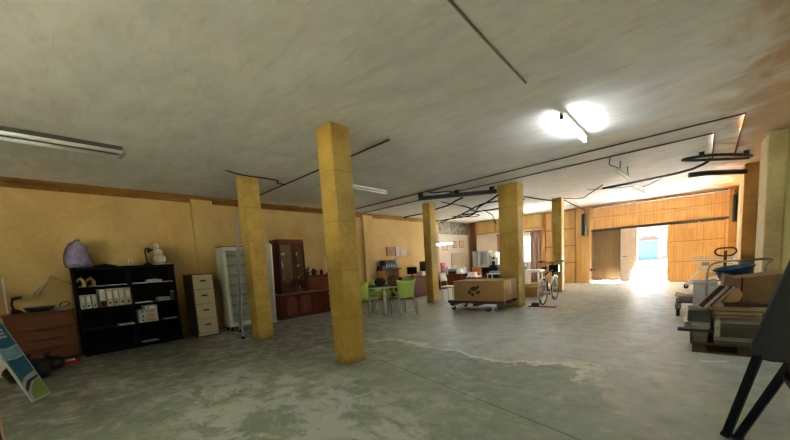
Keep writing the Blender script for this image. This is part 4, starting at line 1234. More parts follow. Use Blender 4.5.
# papers pinned to the wall
for lab, y0, y1, z0, z1, m in (('brown framed picture pinned on the wall above the magazine files', 9.46, 9.92, 1.57, 1.91, mat('brown_print', (150, 112, 74), 0.6, var=0.3, scale=12)), ('white notice sheet on the wall right of the brown picture', 9.96, 10.22, 1.56, 1.92, M_PAPER), ('square white notice alone on the wall near the pillar', 10.38, 10.70, 1.58, 1.82, M_PAPER)):
    o = thing('wall_notice', lab, 'notice', (XL + 0.01, (y0 + y1) / 2, z0), 'notices on the left wall')
    MB().box(XL, y0, z0, XL + 0.008, y1, z1).build('sheet', m, o)
    if 'brown' in lab:
        MB().box(XL, y0, z0, XL + 0.014, y0 + 0.07, z1).build('edge_strip', M_WALNUT, o)

# dark desk with two screens
t = thing('desk', 'dark mahogany desk with black screens, behind the lime chairs', 'desk', (-7.5, 9.8, 0))
MB().box(-7.95, 9.12, 0.74, -7.15, 11.0, 0.78).build('desktop', M_WALNUT, t, 0.004)
MB().box(-7.9, 9.16, 0.03, -7.22, 9.62, 0.74).build('pedestal', M_WALNUT, t, 0.004)
for k in range(3):
    d = MB().box(-7.22, 9.18, 0.06 + k * 0.225, -7.20, 9.60, 0.27 + k * 0.225).build('drawer', M_WALNUT, t, 0.003)
    MB().box(-7.20, 9.33, 0.15 + k * 0.225, -7.19, 9.45, 0.17 + k * 0.225).build('handle', M_GREYPL, d)
MB().box(-7.25, 9.62, 0.05, -7.22, 10.94, 0.74).build('modesty_panel', M_WALNUT, t)
MB().box(-7.9, 10.92, 0.0, -7.2, 10.98, 0.74).build('side_panel', M_WALNUT, t)


def screen(label, c_, wd, ht, rz, group='screens on the dark desk'):
    t = thing('monitor', label, 'monitor', c_, group)
    Mx = Matrix.Translation(c_) @ Matrix.Rotation(rz, 4, 'Z')
    MB().box(-0.1, -0.08, 0.0, 0.1, 0.08, 0.015, Mx).build('foot', M_BLACKPL, t)
    MB().box(-0.02, -0.02, 0.015, 0.02, 0.02, 0.15, Mx).build('stem', M_BLACKPL, t)
    MB().box(-wd / 2, -0.025, 0.08, wd / 2, 0.02, 0.08 + ht, Mx).build('casing', M_BLACKPL, t, 0.006)
    MB().box(-wd / 2 + 0.015, -0.028, 0.1, wd / 2 - 0.015, -0.025, 0.06 + ht, Mx).build('display', mat('dark_display', (12, 13, 16), 0.15), t)
    return t


screen('lower black monitor on the left end of the dark desk', (-7.5, 9.86, 0.781), 0.36, 0.26, math.radians(35))
screen('higher black monitor on the dark desk, half behind the pillar', (-7.45, 10.62, 0.781), 0.40, 0.44, math.radians(35))
tag(MB().box(-7.5, 10.12, 0.781, -7.24, 10.36, 0.93).build('paper_stack', M_PAPER, None, 0.004), 'stack of white papers between the two black monitors', 'papers')

# ================================================================== OFFICE END
t = thing('office_desk', 'brown office desk before the white lined wall, crowded with papers', 'desk', (-7.5, 12.9, 0))
MB().box(-8.28, 12.55, 0.64, -7.0, 13.5, 0.68).build('desktop', M_WALNUT, t, 0.004)
MB().box(-8.2, 12.62, 0.10, -7.1, 12.65, 0.64).build('front_panel', M_WALNUT, t)
for x in (-8.22, -7.1):
    MB().box(x, 12.6, 0, x + 0.05, 13.45, 0.64).build('side_panel', M_WALNUT, t)
pr_ = thing('printer', 'black and white printer on the brown office desk', 'printer', (-7.55, 12.85, 0.681))
MB().box(-7.72, 12.7, 0.681, -7.38, 13.0, 0.80).build('lower_body', M_BLACKPL, pr_, 0.008)
MB().box(-7.71, 12.72, 0.80, -7.39, 13.0, 0.90).build('lid', M_GREYPL, pr_, 0.008)
MB().prism([(12.98, 0.90), (13.02, 0.90), (13.1, 1.05), (13.07, 1.05)], lambda u, v, q: (q, u, v), -7.68, -7.46).build('paper_tray', M_PAPER, pr_)
M_PINK = mat('pink_card', (232, 120, 160), 0.6)
for k, (lab, x, w_, h, m) in enumerate((('taller pink folder standing at the left end of the office desk', -8.12, 0.10, 0.5, M_PINK), ('pale pink folder standing beside the taller pink one', -7.98, 0.08, 0.38, mat('pale_pink_card', (236, 180, 196), 0.6)), ('white folder standing between the pink folders and the printer', -7.86, 0.10, 0.30, M_PAPER))):
    tag(MB().box(x, 12.75, 0.681, x + w_, 13.02, 0.681 + h).build('folder', m, None, 0.003), lab, 'folder', 'folders on the office desk')
for k, (lab, x, y, w_, h) in enumerate((('tall pile of white papers right of the printer', -7.32, 12.72, 0.2, 0.20), ('low pile of white papers at the right end of the office desk', -7.11, 12.65, 0.1, 0.10), ('loose white papers behind the printer on the office desk', -7.5, 13.15, 0.3, 0.26))):
    tag(MB().box(x, y, 0.681, x + w_, y + 0.25, 0.681 + h).build('paper_stack', M_PAPER, None, 0.004), lab, 'papers', 'paper piles on the office desk')
# small white tables and boxes by the desk
t = thing('side_table', 'white side table with a paper box at the right end of the desk', 'table', (-6.75, 13.2, 0))
MB().box(-6.98, 12.9, 0.52, -6.5, 13.4, 0.55).build('tabletop', M_WHITEPL, t, 0.004)
for x in (-6.95, -6.53):
    for y in (12.93, 13.37):
        MB().cyl((x, y, 0), (x, y, 0.52), 0.016).build('leg', M_CHROME, t)
tag(MB().box(-6.93, 12.95, 0.551, -6.62, 13.25, 0.72).build('paper_box', M_PAPER, None, 0.004), 'white paper box standing on the small side table', 'box')
wbd = thing('whiteboard', 'blank beige board leaning on the white lined office wall', 'board', (-8.25, 14.5, 0.85))
MB().box(-8.30, 14.02, 0.86, -8.28, 14.97, 1.56).build('panel', mat('beige_board', (222, 206, 184), 0.6, var=0.03), wbd)
MB().box(-8.305, 14.0, 0.84, -8.27, 14.99, 0.86).box(-8.305, 14.0, 1.56, -8.27, 14.99, 1.58).box(-8.305, 14.0, 0.86, -8.27, 14.02, 1.56).box(-8.305, 14.97, 0.86, -8.27, 14.99, 1.56).build('frame', M_ALU, wbd)
cb = thing('low_cupboard', 'low pale cupboard under the beige board', 'cupboard', (-8.15, 14.5, 0))
MB().box(-8.31, 14.05, 0, -7.95, 14.75, 0.84).build('body', M_CREAM, cb, 0.004)
for y0, y1 in ((14.07, 14.395), (14.405, 14.73)):
    d = MB().box(-7.95, y0, 0.04, -7.935, y1, 0.82).build('door', M_CREAM, cb, 0.003)
    MB().box(-7.935, y0 + 0.15, 0.7, -7.925, y0 + 0.18, 0.78).build('handle', M_GREYPL, d)
for lab, y0, y1, z0, z1 in (('left small framed certificate above the office desk', 13.3, 13.72, 1.74, 2.06), ('middle small framed certificate on the white office wall', 14.18, 14.53, 1.83, 2.15), ('right small framed picture on the white office wall', 14.8, 15.27, 1.85, 2.18)):
    p = thing('picture_frame', lab, 'picture', (XL + 0.05, (y0 + y1) / 2, z0), 'framed certificates on the office wall')
    MB().box(XL + 0.041, y0, z0, XL + 0.055, y1, z1).build('frame', mat_wood('tan_frame', (176, 128, 84), (196, 150, 106), 2), p)
    MB().box(XL + 0.055, y0 + 0.05, z0 + 0.04, XL + 0.058, y1 - 0.05, z1 - 0.04).build('print', mat('faded_print', (226, 196, 164), 0.5, var=0.15, scale=14), p)
# hung lit tube over the desk
lt = thing('hanging_tube_lamp', 'lit tube lamp hanging low over the office desk', 'lamp', (-6.9, 11.1, 1.88), 'fluorescent lamps')
MB().bar((-7.25, 11.0, 1.93), (-6.52, 11.15, 1.93), 0.05, 0.04).build('lamp_body', M_WHITEMET, lt)
MB().cyl((-7.23, 11.0, 1.89), (-6.54, 11.15, 1.89), 0.018, seg=12).build('fluorescent_tube', M_TUBE_ON, lt)
for p in ((-7.15, 11.02), (-6.62, 11.13)):
    MB().cyl((p[0], p[1], 1.95), (p[0], p[1], HC), 0.004, seg=6).build('wire', M_WHITEMET, lt)
hb_ = batten('added unseen tube lamp behind the wide pillar, brightening the far end of the office', (-4.70, 12.75, 2.55), (-5.12, 13.95, 2.55), True)  # unseen lamp added behind the pillar to brighten the office
for p in ((-4.78, 12.98), (-5.04, 13.72)):
    MB().cyl((p[0], p[1], 2.595), (p[0], p[1], HC - 0.003), 0.004, seg=6).build('wire', M_WHITEMET, hb_)
# counter with cooler and coffee machine
t = thing('counter', 'dark kitchen counter under the white open cooler', 'counter', (-7.2, 15.35, 0))
MB().box(-7.84, 15.0, 0.80, -6.5, 15.54, 0.84).build('worktop', mat('dark_brown_worktop', (54, 30, 30), 0.4), t, 0.004)
MB().box(-7.8, 15.05, 0.0, -7.3, 15.52, 0.80).build('cupboard', mat('dark_plum_front', (58, 34, 40), 0.5), t, 0.004)
MB().box(-6.56, 15.05, 0.0, -6.52, 15.52, 0.80).build('side_panel', mat('dark_plum_front', (58, 34, 40), 0.5), t)
MB().box(-7.3, 15.48, 0.0, -6.56, 15.52, 0.80).build('back_panel', mat('dark_plum_front', (58, 34, 40), 0.5), t)
co = thing('mini_cooler', 'small white cooler cabinet with a glass door standing on the dark counter', 'cooler', (-7.4, 15.3, 0.841))
MB().box(-7.78, 15.1, 0.841, -6.98, 15.52, 0.90).box(-7.78, 15.1, 1.58, -6.98, 15.52, 1.63).box(-7.78, 15.1, 0.90, -7.74, 15.52, 1.58).box(-7.02, 15.1, 0.90, -6.98, 15.52, 1.58).box(-7.74, 15.49, 0.90, -7.02, 15.52, 1.58).box(-7.5, 15.1, 0.9, -7.46, 15.49, 1.58).build('cabinet', M_WHITE, co)
for z in (1.12, 1.35):
    MB().box(-7.46, 15.14, z, -7.02, 15.49, z + 0.012).build('shelf', M_WHITEPL, co)
d = MB().box(-7.78, 15.07, 0.86, -7.75, 15.1, 1.62).box(-7.51, 15.07, 0.86, -7.48, 15.1, 1.62).box(-7.75, 15.07, 0.86, -7.51, 15.1, 0.90).box(-7.75, 15.07, 1.58, -7.51, 15.1, 1.62).build('door', M_GREYPL, co)
MB().box(-7.75, 15.08, 0.90, -7.51, 15.085, 1.58).build('pane', M_GLASS, d)
cm = thing('coffee_machine', 'white and black coffee machine on the counter right of the cooler', 'coffee machine', (-6.76, 15.3, 0.841))
MB().box(-6.93, 15.1, 0.841, -6.6, 15.5, 0.92).build('drip_base', M_BLACKPL, cm, 0.006)
MB().box(-6.93, 15.32, 0.92, -6.6, 15.5, 1.50).build('column', M_WHITEPL, cm, 0.006)
MB().box(-6.93, 15.1, 1.30, -6.6, 15.32, 1.52).build('head', M_WHITEPL, cm, 0.006)
MB().cyl((-6.77, 15.2, 1.18), (-6.77, 15.2, 1.30), 0.04).build('spout', M_BLACKPL, cm)
MB().lathe([(0.06, 0.92), (0.075, 1.0), (0.06, 1.1), (0.05, 1.11)], (-6.77, 15.2, 0), 16).build('jug', M_BLACKPL, cm)
bn = thing('waste_bin', 'dark rubbish bin in the open bay under the counter', 'bin', (-6.95, 15.26, 0))
MB().lathe([(0.14, 0), (0.18, 0.5), (0.19, 0.52), (0.17, 0.5), (0.13, 0.03)], (-6.95, 15.26, 0), 18).build('bucket', M_BLACKPL, bn)
MB().tube([(-7.14, 15.3, 0.5), (-6.95, 15.24, 0.62), (-6.76, 15.3, 0.5)], 0.006, 6, smooth=2).build('handle', M_GREYPL, bn)
t = thing('small_table', 'small white table with a flat box, before the dark counter', 'table', (-5.6, 13.3, 0))
MB().box(-6.15, 13.05, 0.60, -5.35, 13.55, 0.63).build('tabletop', M_WHITEPL, t, 0.004)
for x in (-6.1, -5.4):
    for y in (13.09, 13.51):
        MB().cyl((x, y, 0), (x, y, 0.60), 0.018).build('leg', M_WHITEMET, t)
tag(MB().box(-6.05, 13.15, 0.631, -5.6, 13.45, 0.72).build('carton', M_GREYPL, None, 0.004), 'flat grey box lying on the small white table', 'box')

# orange chair
t = thing('desk_chair', 'orange plastic chair between the office desk and the counter', 'chair', (-6.95, 14.1, 0))
M_ORG = mat('orange_plastic', (226, 130, 74), 0.45)
MB().sheet(lambda u, v: ((-7.2 + 0.44 * u, 13.9 + 0.42 * v, 0.45 - 0.02 * math.sin(PI * u)), (0, 0, 1)), 6, 5, 0.016).build('seat', M_ORG, t)
MB().sheet(lambda u, v: ((-7.2 + 0.44 * u, 13.9 - 0.06 * v + 0.05 * (2 * u - 1) ** 2, 0.52 + 0.38 * v), (0, -1, 0.15)), 8, 6, 0.014).build('backrest', M_ORG, t)
for x in (-7.16, -6.8):
    for y, dy in ((13.95, -0.05), (14.28, 0.05)):
        MB().cyl((x, y, 0.44), (x, y + dy, 0), 0.012).build('leg', M_CHROME, t)
    MB().tube([(x, 13.93, 0.44), (x, 13.88, 0.55), (x, 13.85, 0.7)], 0.011).build('back_post', M_CHROME, t)
# chrome chair by the third pillar
t = thing('chrome_chair', 'chrome tube chair with a white seat beside the pillar, left of the cardboard box', 'chair', (-5.6, 9.35, 0))
MB().box(-5.86, 9.15, 0.44, -5.42, 9.55, 0.475).build('seat', M_WHITEPL, t, 0.012)
MB().sheet(lambda u, v: ((-5.86 - 0.05 * v, 9.15 + 0.4 * u, 0.62 + 0.28 * v), (1, 0, 0.1)), 5, 4, 0.022).build('backrest', M_WHITEPL, t)
for y in (9.17, 9.53):
    MB().tube([(-5.44, y, 0.0), (-5.43, y, 0.38), (-5.46, y, 0.43), (-5.5, y, 0.44)], 0.012, smooth=1).build('leg', M_CHROME, t)
    MB().tube([(-5.80, y, 0.0), (-5.84, y, 0.44), (-5.92, y, 0.92)], 0.012).build('leg', M_CHROME, t)

# curtains and pelmet at the window
def curtain(label, x0, x1, z0=0.06, z1=2.28):
    t = thing('curtain', label, 'curtain', ((x0 + x1) / 2, YF - 0.16, z0), 'curtains at the far window')
    n_ = max(24, int((x1 - x0) / 0.012))
    MB().sheet(lambda u, v: ((x0 + (x1 - x0) * u, YF - 0.16 + 0.035 * math.sin(u * (x1 - x0) * 62) * (0.6 + 0.4 * (1 - v)), z0 + (z1 - z0) * v), (0, -1, 0)), n_, 6, 0.006).build('fabric', mat('mauve_brown_curtain', (168, 140, 128), 0.85, var=0.08), t)
    MB().box(x0, YF - 0.2, z1, x1, YF - 0.12, z1 + 0.03).build('heading', mat('mauve_brown_curtain', (168, 140, 128), 0.85), t)
    return t


curtain('mauve brown curtain hanging right of the far window', -5.22, -4.80)
curtain('mauve brown curtain hanging left of the far window, beside the wide pillar', -6.74, -6.42)
pl = thing('curtain_pelmet', 'pale pelmet board above the far window', 'pelmet', (-5.7, YF - 0.16, 2.34))
MB().box(-6.8, YF - 0.26, 2.335, -4.74, YF - 0.03, 2.365).build('board', M_CREAMPAPER, pl)
MB().cyl((-6.78, YF - 0.16, 2.32), (-4.76, YF - 0.16, 2.32), 0.012).build('rail', M_DARKMET, pl)
# white bench table under the window side
t = thing('work_table', 'long white topped table near the far window, behind the bicycle', 'table', (-4.35, 12.9, 0))
MB().box(-5.1, 12.7, 0.65, -3.92, 13.2, 0.74).build('tabletop', M_WHITEPL, t, 0.006)
for x in (-5.05, -4.0):
    for y in (12.75, 13.15):
        MB().box(x - 0.025, y - 0.025, 0, x + 0.025, y + 0.025, 0.65).build('leg', M_WHITEMET, t)
t = thing('monitor', 'dark boxy screen standing on the white topped table beside the wide pillar', 'monitor', (-4.7, 12.9, 0.741))
MB().box(-4.86, 12.8, 0.741, -4.5, 13.1, 1.02).build('casing', M_GREYPL, t, 0.02)
MB().box(-4.84, 12.785, 0.77, -4.52, 12.80, 1.0).build('display', mat('dark_display', (12, 13, 16), 0.15), t)
t = thing('cardboard_carton', 'brown cardboard carton on the floor behind the bicycle', 'box', (-3.5, 10.9, 0))
MB().box(-3.78, 10.62, 0, -3.28, 11.1, 0.30).build('carton', M_CARD, t, 0.004)
for sgn in (-1, 1):
    MB().prism([(0, 0), (0.14 * sgn, 0.10), (0.14 * sgn, 0.106), (0, 0.006)], lambda u, v, q: (q, (10.62 if sgn < 0 else 11.1) + u, 0.30 + v), -3.78, -3.28).build('flap', M_CARDLT, t)

# ================================================================== BOX ON DOLLY
dl = thing('dolly', 'dark wooden dolly on four casters before the wide pillar', 'dolly', (-3.85, 7.82, 0))
DLX0, DLX1, DLY0, DLY1 = -4.60, -3.12, 7.50, 8.32
M_DOLLY = mat_wood('dark_dolly_wood', (62, 40, 30), (84, 56, 42), 0)
for y in (DLY0, 7.85, 8.20):
    MB().box(DLX0, y, 0.19, DLX1, y + 0.12, 0.255).build('deck_board', M_DOLLY, dl, 0.004)
for x in (DLX0 + 0.06, -3.9, DLX1 - 0.18):
    MB().box(x, DLY0, 0.125, x + 0.12, DLY1, 0.19).build('cross_beam', M_DOLLY, dl, 0.004)
for x in (DLX0 + 0.11, DLX1 - 0.42):
    for y in (DLY0 + 0.09, DLY1 - 0.10):
        c = MB().box(x - 0.035, y - 0.03, 0.105, x + 0.035, y + 0.03, 0.125).box(x - 0.035, y - 0.03, 0.05, x + 0.035, y - 0.024, 0.11).box(x - 0.035, y + 0.024, 0.05, x + 0.035, y + 0.03, 0.11).build('caster', M_ALU, dl)
        MB().cyl((x, y - 0.018, 0.06), (x, y + 0.018, 0.06), 0.06, seg=20).build('wheel', M_RUBBER, c)
cbx = thing('cardboard_box', 'large long cardboard box with a dark blob mark, standing on the dolly', 'box', (-3.75, 7.8, 0.256))
KX0, KX1, KY0, KY1, KZ0, KZ1 = -4.46, -3.14, 7.57, 8.34, 0.256, 0.735
MB().box(KX0, KY0, KZ0, KX1, KY1, KZ1).build('carton', M_CARD, cbx, 0.006)
MB().box(KX0, KY0, KZ1, KX1, (KY0 + KY1) / 2 - 0.003, KZ1 + 0.006).build('top_flap', M_CARDLT, cbx)
MB().box(KX0, (KY0 + KY1) / 2 + 0.003, KZ1, KX1, KY1, KZ1 + 0.006).build('top_flap', M_CARDLT, cbx)
MB().box(KX1, 7.90, KZ0 + 0.12, KX1 + 0.002, 8.00, KZ1).box(KX0, 7.905, KZ1 + 0.006, KX1, 8.005, KZ1 + 0.008).build('packing_tape', M_TAPE, cbx)
M_INK = mat('dark_print_ink', (74, 56, 32), 0.7)


def blob(cu, cv, ru, rv, rot, sc=1.0):
    pts = []
    for k in range(16):
        a = k * PI / 8
        u, v = ru * math.cos(a), rv * math.sin(a)
        pts.append((cu + u * math.cos(rot) - v * math.sin(rot), cv + u * math.sin(rot) + v * math.cos(rot)))
    return pts


for cu, cv, ru, rv, rot in ((-3.90, 0.55, 0.10, 0.055, 0.15), (-4.02, 0.46, 0.05, 0.045, 0.5), (-3.935, 0.405, 0.045, 0.04, 0.0), (-3.79, 0.455, 0.055, 0.04, 0.5), (-3.79, 0.585, 0.05, 0.03, 0.6)):
    MB().prism(blob(cu, cv, ru, rv, rot), lambda u, v, q: (u, q, v), KY0 - 0.0015, KY0 + 0.001).build('printed_mark', M_INK, cbx)

# ================================================================== BICYCLE
BX, RY, FY, WR = -2.71, 8.98, 10.02, 0.335
b = thing('bicycle', 'black and silver bicycle parked beside the wide pillar', 'bicycle', (BX, 9.5, 0))
M_BLKFRAME = mat('black_bicycle_paint', (24, 24, 26), 0.3)
M_SILVER = mat('silver_bicycle_paint', (204, 206, 208), 0.3, 0.4)


def wheel(y, name):
    c = Vector((BX, y, WR))
    ring = [c + Vector((0, WR * 0.965 * math.cos(a * PI / 20), WR * 0.965 * math.sin(a * PI / 20))) for a in range(40)]
    wl = MB().tube(ring, 0.017, 8, True).build(name, M_RUBBER, b)
    rim_ = [c + Vector((0, WR * 0.90 * math.cos(a * PI / 20), WR * 0.90 * math.sin(a * PI / 20))) for a in range(40)]
    MB().tube(rim_, 0.010, 6, True).build('rim', M_CHROME, wl)
    mb = MB()
    for k in range(20):
        a = k * PI / 10
        mb.tube([c + Vector(((-1) ** k * 0.025, 0.02 * math.cos(a + 1.2), 0.02 * math.sin(a + 1.2))), c + Vector((0, WR * 0.9 * math.cos(a), WR * 0.9 * math.sin(a)))], 0.0018, 4)
    mb.build('spokes', M_CHROME, wl)
    MB().cyl(c + Vector((-0.04, 0, 0)), c + Vector((0.04, 0, 0)), 0.022, seg=14).build('hub', M_ALU, wl)
    return wl


wheel(RY, 'rear_wheel')
wheel(FY, 'front_wheel')
BB, ST, HT, HB = (BX, 9.42, 0.29), (BX, 9.22, 0.78), (BX, 9.80, 0.84), (BX, 9.86, 0.66)
MB().tube([BB, ST], 0.017, 10).tube([ST, HT], 0.016, 10).tube([HT, HB], 0.02, 10).build('frame', M_BLKFRAME, b)
MB().tube([BB, HB], 0.022, 10).build('down_tube', M_SILVER, b)
mb = MB()
for s in (-1, 1):
    mb.tube([(BX + s * 0.015, 9.24, 0.74), (BX + s * 0.055, RY, WR)], 0.009, 8).tube([(BX + s * 0.02, 9.42, 0.29), (BX + s * 0.055, RY, WR)], 0.010, 8)
mb.build('rear_stays', M_SILVER, b)
mb = MB()
for s in (-1, 1):
    mb.tube([(BX + s * 0.05, 9.88, 0.66), (BX + s * 0.052, 9.93, 0.5), (BX + s * 0.052, FY, WR)], 0.012, 8)
mb.box(BX - 0.06, 9.86, 0.65, BX + 0.06, 9.90, 0.68)
mb.build('fork', M_SILVER, b)
MB().tube([ST, (BX, 9.17, 0.90)], 0.013, 10).build('seat_post', M_CHROME, b)
sd_ = MB().ball((0, 0, 0), 0.075, 0.14, 0.035)
for v in sd_.bm.verts:
    v.co.x *= 1.25 if v.co.y < -0.02 else max(0.35, 1 - v.co.y * 4.5)
    v.co += Vector((BX, 9.17, 0.93))
sd_.build('saddle', M_BLACKPL, b)
MB().tube([HT, (BX, 9.77, 0.98), (BX, 9.80, 1.03)], 0.015, 10).build('stem', M_BLKFRAME, b)
hb = MB().tube([(BX - 0.30, 9.66, 1.07), (BX - 0.20, 9.74, 1.08), (BX - 0.08, 9.81, 1.05), (BX, 9.82, 1.04), (BX + 0.08, 9.81, 1.05), (BX + 0.20, 9.74, 1.08), (BX + 0.30, 9.66, 1.07)], 0.012, 8, smooth=1).build('handlebar', M_BLKFRAME, b)
for s in (-1, 1):
    MB().cyl((BX + s * 0.215, 9.728, 1.079), (BX + s * 0.315, 9.65, 1.069), 0.018, seg=12).build('grip', M_RUBBER, hb)
MB().box(BX - 0.12, 9.88, 0.78, BX + 0.12, 10.06, 0.98).build('handlebar_bag', M_BLACKPL, b, 0.02)
ck = MB().cyl((BX + 0.03, 9.42, 0.29), (BX + 0.045, 9.42, 0.29), 0.09, seg=24).build('chainring', M_DARKMET, b)
MB().bar((BX + 0.06, 9.42, 0.29), (BX + 0.06, 9.50, 0.14), 0.02, 0.012).bar((BX - 0.06, 9.42, 0.29), (BX - 0.06, 9.34, 0.44), 0.02, 0.012).cyl((BX - 0.06, 9.42, 0.29), (BX + 0.06, 9.42, 0.29), 0.015).build('crank', M_ALU, b)
for s, y, z in ((1, 9.50, 0.14), (-1, 9.34, 0.44)):
    MB().box(BX + s * 0.065, y - 0.04, z - 0.012, BX + s * 0.15, y + 0.04, z + 0.012).build('pedal', M_BLACKPL, b)
MB().tube([(BX + 0.04, 9.42, 0.375), (BX + 0.04, RY, 0.385)], 0.006, 6).tube([(BX + 0.04, 9.42, 0.205), (BX + 0.04, RY, 0.285)], 0.006, 6).build('chain', M_DARKMET, b)
MB().tube([(BX - 0.05, 9.34, 0.28), (BX - 0.20, 9.30, 0.012)], 0.010, 8).build('kickstand', M_ALU, b)


def guard(yc, a0, a1, nm):
    r_ = WR + 0.03
    pts = [(BX, yc + r_ * math.cos(a), WR + r_ * math.sin(a)) for a in [a0 + (a1 - a0) * k / 14 for k in range(15)]]
    mb = MB()
    mb.sheet(lambda u, v: ((BX + (v - 0.5) * 0.055, yc + r_ * math.cos(a0 + (a1 - a0) * u), WR + r_ * math.sin(a0 + (a1 - a0) * u) - 0.012 * (2 * v - 1) ** 2), (0, math.cos(a0 + (a1 - a0) * u), math.sin(a0 + (a1 - a0) * u))), 16, 4, 0.003)
    mb.build(nm, M_SILVER, b)


guard(RY, math.radians(70), math.radians(205), 'rear_mudguard')
guard(FY, math.radians(50), math.radians(150), 'front_mudguard')
fp = thing('floor_stand', 'low red floor plate with a black block at the rear wheel of the bicycle', 'floor stand', (-2.62, 8.72, 0))
MB().box(-2.72, 8.55, 0.0, -2.30, 8.66, 0.025).build('base_plate', mat('faded_red_paint', (176, 62, 72), 0.5), fp, 0.006)
MB().box(-2.86, 8.53, 0.0, -2.70, 8.68, 0.10).build('block', M_BLACKPL, fp, 0.012)
MB().box(-2.93, 8.50, 0.0, -2.86, 8.66, 0.03).build('toe', M_BLACKPL, fp, 0.008)

# ================================================================== RIGHT HAND PILE
# pallet
p = thing('pallet', 'worn wooden pallet on the floor under the heap at the right', 'pallet', (0.6, 5.8, 0))
M_PALLET = mat_wood('worn_pallet_wood', (80, 60, 40), (108, 84, 58), 0, 1.0, 0.8)
PX0, PX1, PY0, PY1 = 0.08, 1.14, 5.36, 6.30
for y in (PY0, 5.78, PY1 - 0.10):
    for x in (PX0, 0.46, PX1 - 0.14):
        MB().box(x, y, 0.022, x + 0.13, y + 0.10, 0.10).build('block', M_PALLET, p, 0.004)
    MB().box(PX0, y, 0.0, PX1, y + 0.10, 0.022).build('runner', M_PALLET, p)
for k in range(7):
    y = PY0 + k * 0.14
    MB().box(PX0 - 0.02, y, 0.10, PX1, y + 0.10, 0.125).build('deck_board', M_PALLET, p, 0.003)
Z0 = 0.126
g = 'things heaped on the pallet'
M_GREYWD = mat_wood('grey_weathered_wood', (90, 85, 72), (122, 115, 100), 0, 0.8, 0.8)
M_TANBOARD = mat_wood('tan_board', (160, 134, 98), (188, 163, 126), 0, 0.7, 0.7)
tag(MB().box(0.09, 5.38, Z0, 0.215, 6.1, 0.238).build('wooden_block', M_GREYWD, None, 0.006), 'grey wooden block at the lower left corner of the pallet heap', 'wood block', g)
tag(MB().bar((-0.06, 5.46, 0.2535), (0.27, 5.46, 0.2535), 0.12, 0.03).build('dark_plank', mat_wood('near_black_wood', (44, 38, 34), (60, 52, 46), 0), None, 0.003), 'dark plank sticking out at the left of the pallet heap', 'plank', g)
mbx = thing('metal_case', 'dull silver metal case lying at the left end of the pallet heap', 'case', (0.12, 5.6, 0.27))
MB().box(0.0, 5.40, 0.27, 0.235, 5.85, 0.36).build('case_bottom', mat('dull_silver', (150, 150, 140), 0.4, 0.4, 0.2, 5), mbx, 0.012)
MB().box(0.03, 5.41, 0.362, 0.235, 5.85, 0.50).build('case_lid', mat('grey_case_lid', (92, 90, 82), 0.5, 0.2, 0.2, 5), mbx, 0.012)
MB().box(0.07, 5.392, 0.32, 0.15, 5.40, 0.35).build('latch', M_CHROME, mbx)
# flat planks under the crate
tag(MB().box(0.27, 5.36, Z0, 1.1, 6.2, 0.165).build('board', M_GREYWD, None, 0.003), 'grey board lying flat on the pallet under the long grey crate', 'board', g)
tag(MB().box(0.265, 5.34, 0.166, 1.1, 6.1, 0.205).build('board', mat_wood('pale_edged_board', (138, 132, 116), (170, 163, 147), 0), None, 0.003), 'pale edged board under the long grey crate on the pallet', 'board', g)
cr_ = thing('wooden_crate', 'long grey wooden crate with a chipped white end on the pallet', 'crate', (0.68, 5.5, 0.206))
MB().box(0.30, 5.36, 0.206, 1.06, 5.62, 0.375).build('body', M_GREYWD, cr_, 0.006)
MB().box(0.27, 5.35, 0.206, 0.315, 5.63, 0.385).build('end_panel', mat('chipped_white_paint', (196, 190, 174), 0.6, var=0.35, scale=22), cr_, 0.006)
MB().box(0.315, 5.352, 0.36, 1.06, 5.628, 0.385).build('rim', mat_wood('pale_edged_board', (138, 132, 116), (170, 163, 147), 0), cr_, 0.003)
CNT = ['lowest', 'second lowest', 'third lowest', 'third highest', 'second highest', 'topmost']
OFF = [0.0, 0.02, -0.01, 0.015, -0.015, 0.005]
for k in range(6):
    z = 0.206 + k * 0.0505
    tag(MB().box(0.29 + OFF[k], 5.70, z, 0.70, 6.2, z + 0.0135).build('spacer_board', mat_wood('dark_brown_board', (78, 60, 42), (100, 80, 58), 0, 0.7, 0.8), None, 0.001), '%s thin dark board between the tan boards on the pallet' % CNT[k], 'board', 'thin dark boards in the stack')
    tag(MB().box(0.235 + OFF[k], 5.64 + OFF[k] * 0.5, z + 0.0137, 0.70 + OFF[k] * 2, 6.2, z + 0.0503).build('stacked_board', mat_wood('pale_tan_board', (186, 162, 124), (208, 186, 150), 0, 0.7, 0.7), None, 0.002), '%s tan board of the stack on the pallet' % CNT[k], 'board', 'tan boards stacked on the pallet')
# channel-shaped rails lying slantwise
for lab, off, m in (('upper brown channel rail with pale edges lying slantwise on the heap', 0.0, M_GREYWD), ('lower brown channel rail lying slantwise behind the other one', 1.0, M_TANBOARD)):
    t = thing('channel_rail', lab, 'rail', (0.2, 5.4, 0.51), 'slanting channel rails')
    a, c = Vector((0.155 + 0.07 * off, 5.46 + 0.13 * off, 0.535)), Vector((0.345 + 0.06 * off, 5.54 + 0.13 * off, 0.775 - 0.02 * off))
    d = (c - a).normalized()
    MB().bar(a, c, 0.145, 0.012).build('web', mat('brown_channel', (58, 40, 34), 0.9, spec=0.05), t)
    sdv = d.cross(Vector((0, 0, 1))).normalized()
    upn = sdv.cross(d)
    for s in (-1, 1):
        MB().bar(a + sdv * 0.078 * s + upn * 0.004, c + sdv * 0.078 * s + upn * 0.004, 0.012, 0.028).build('flange', mat('pale_channel_edge', (186, 174, 160), 0.5), t)
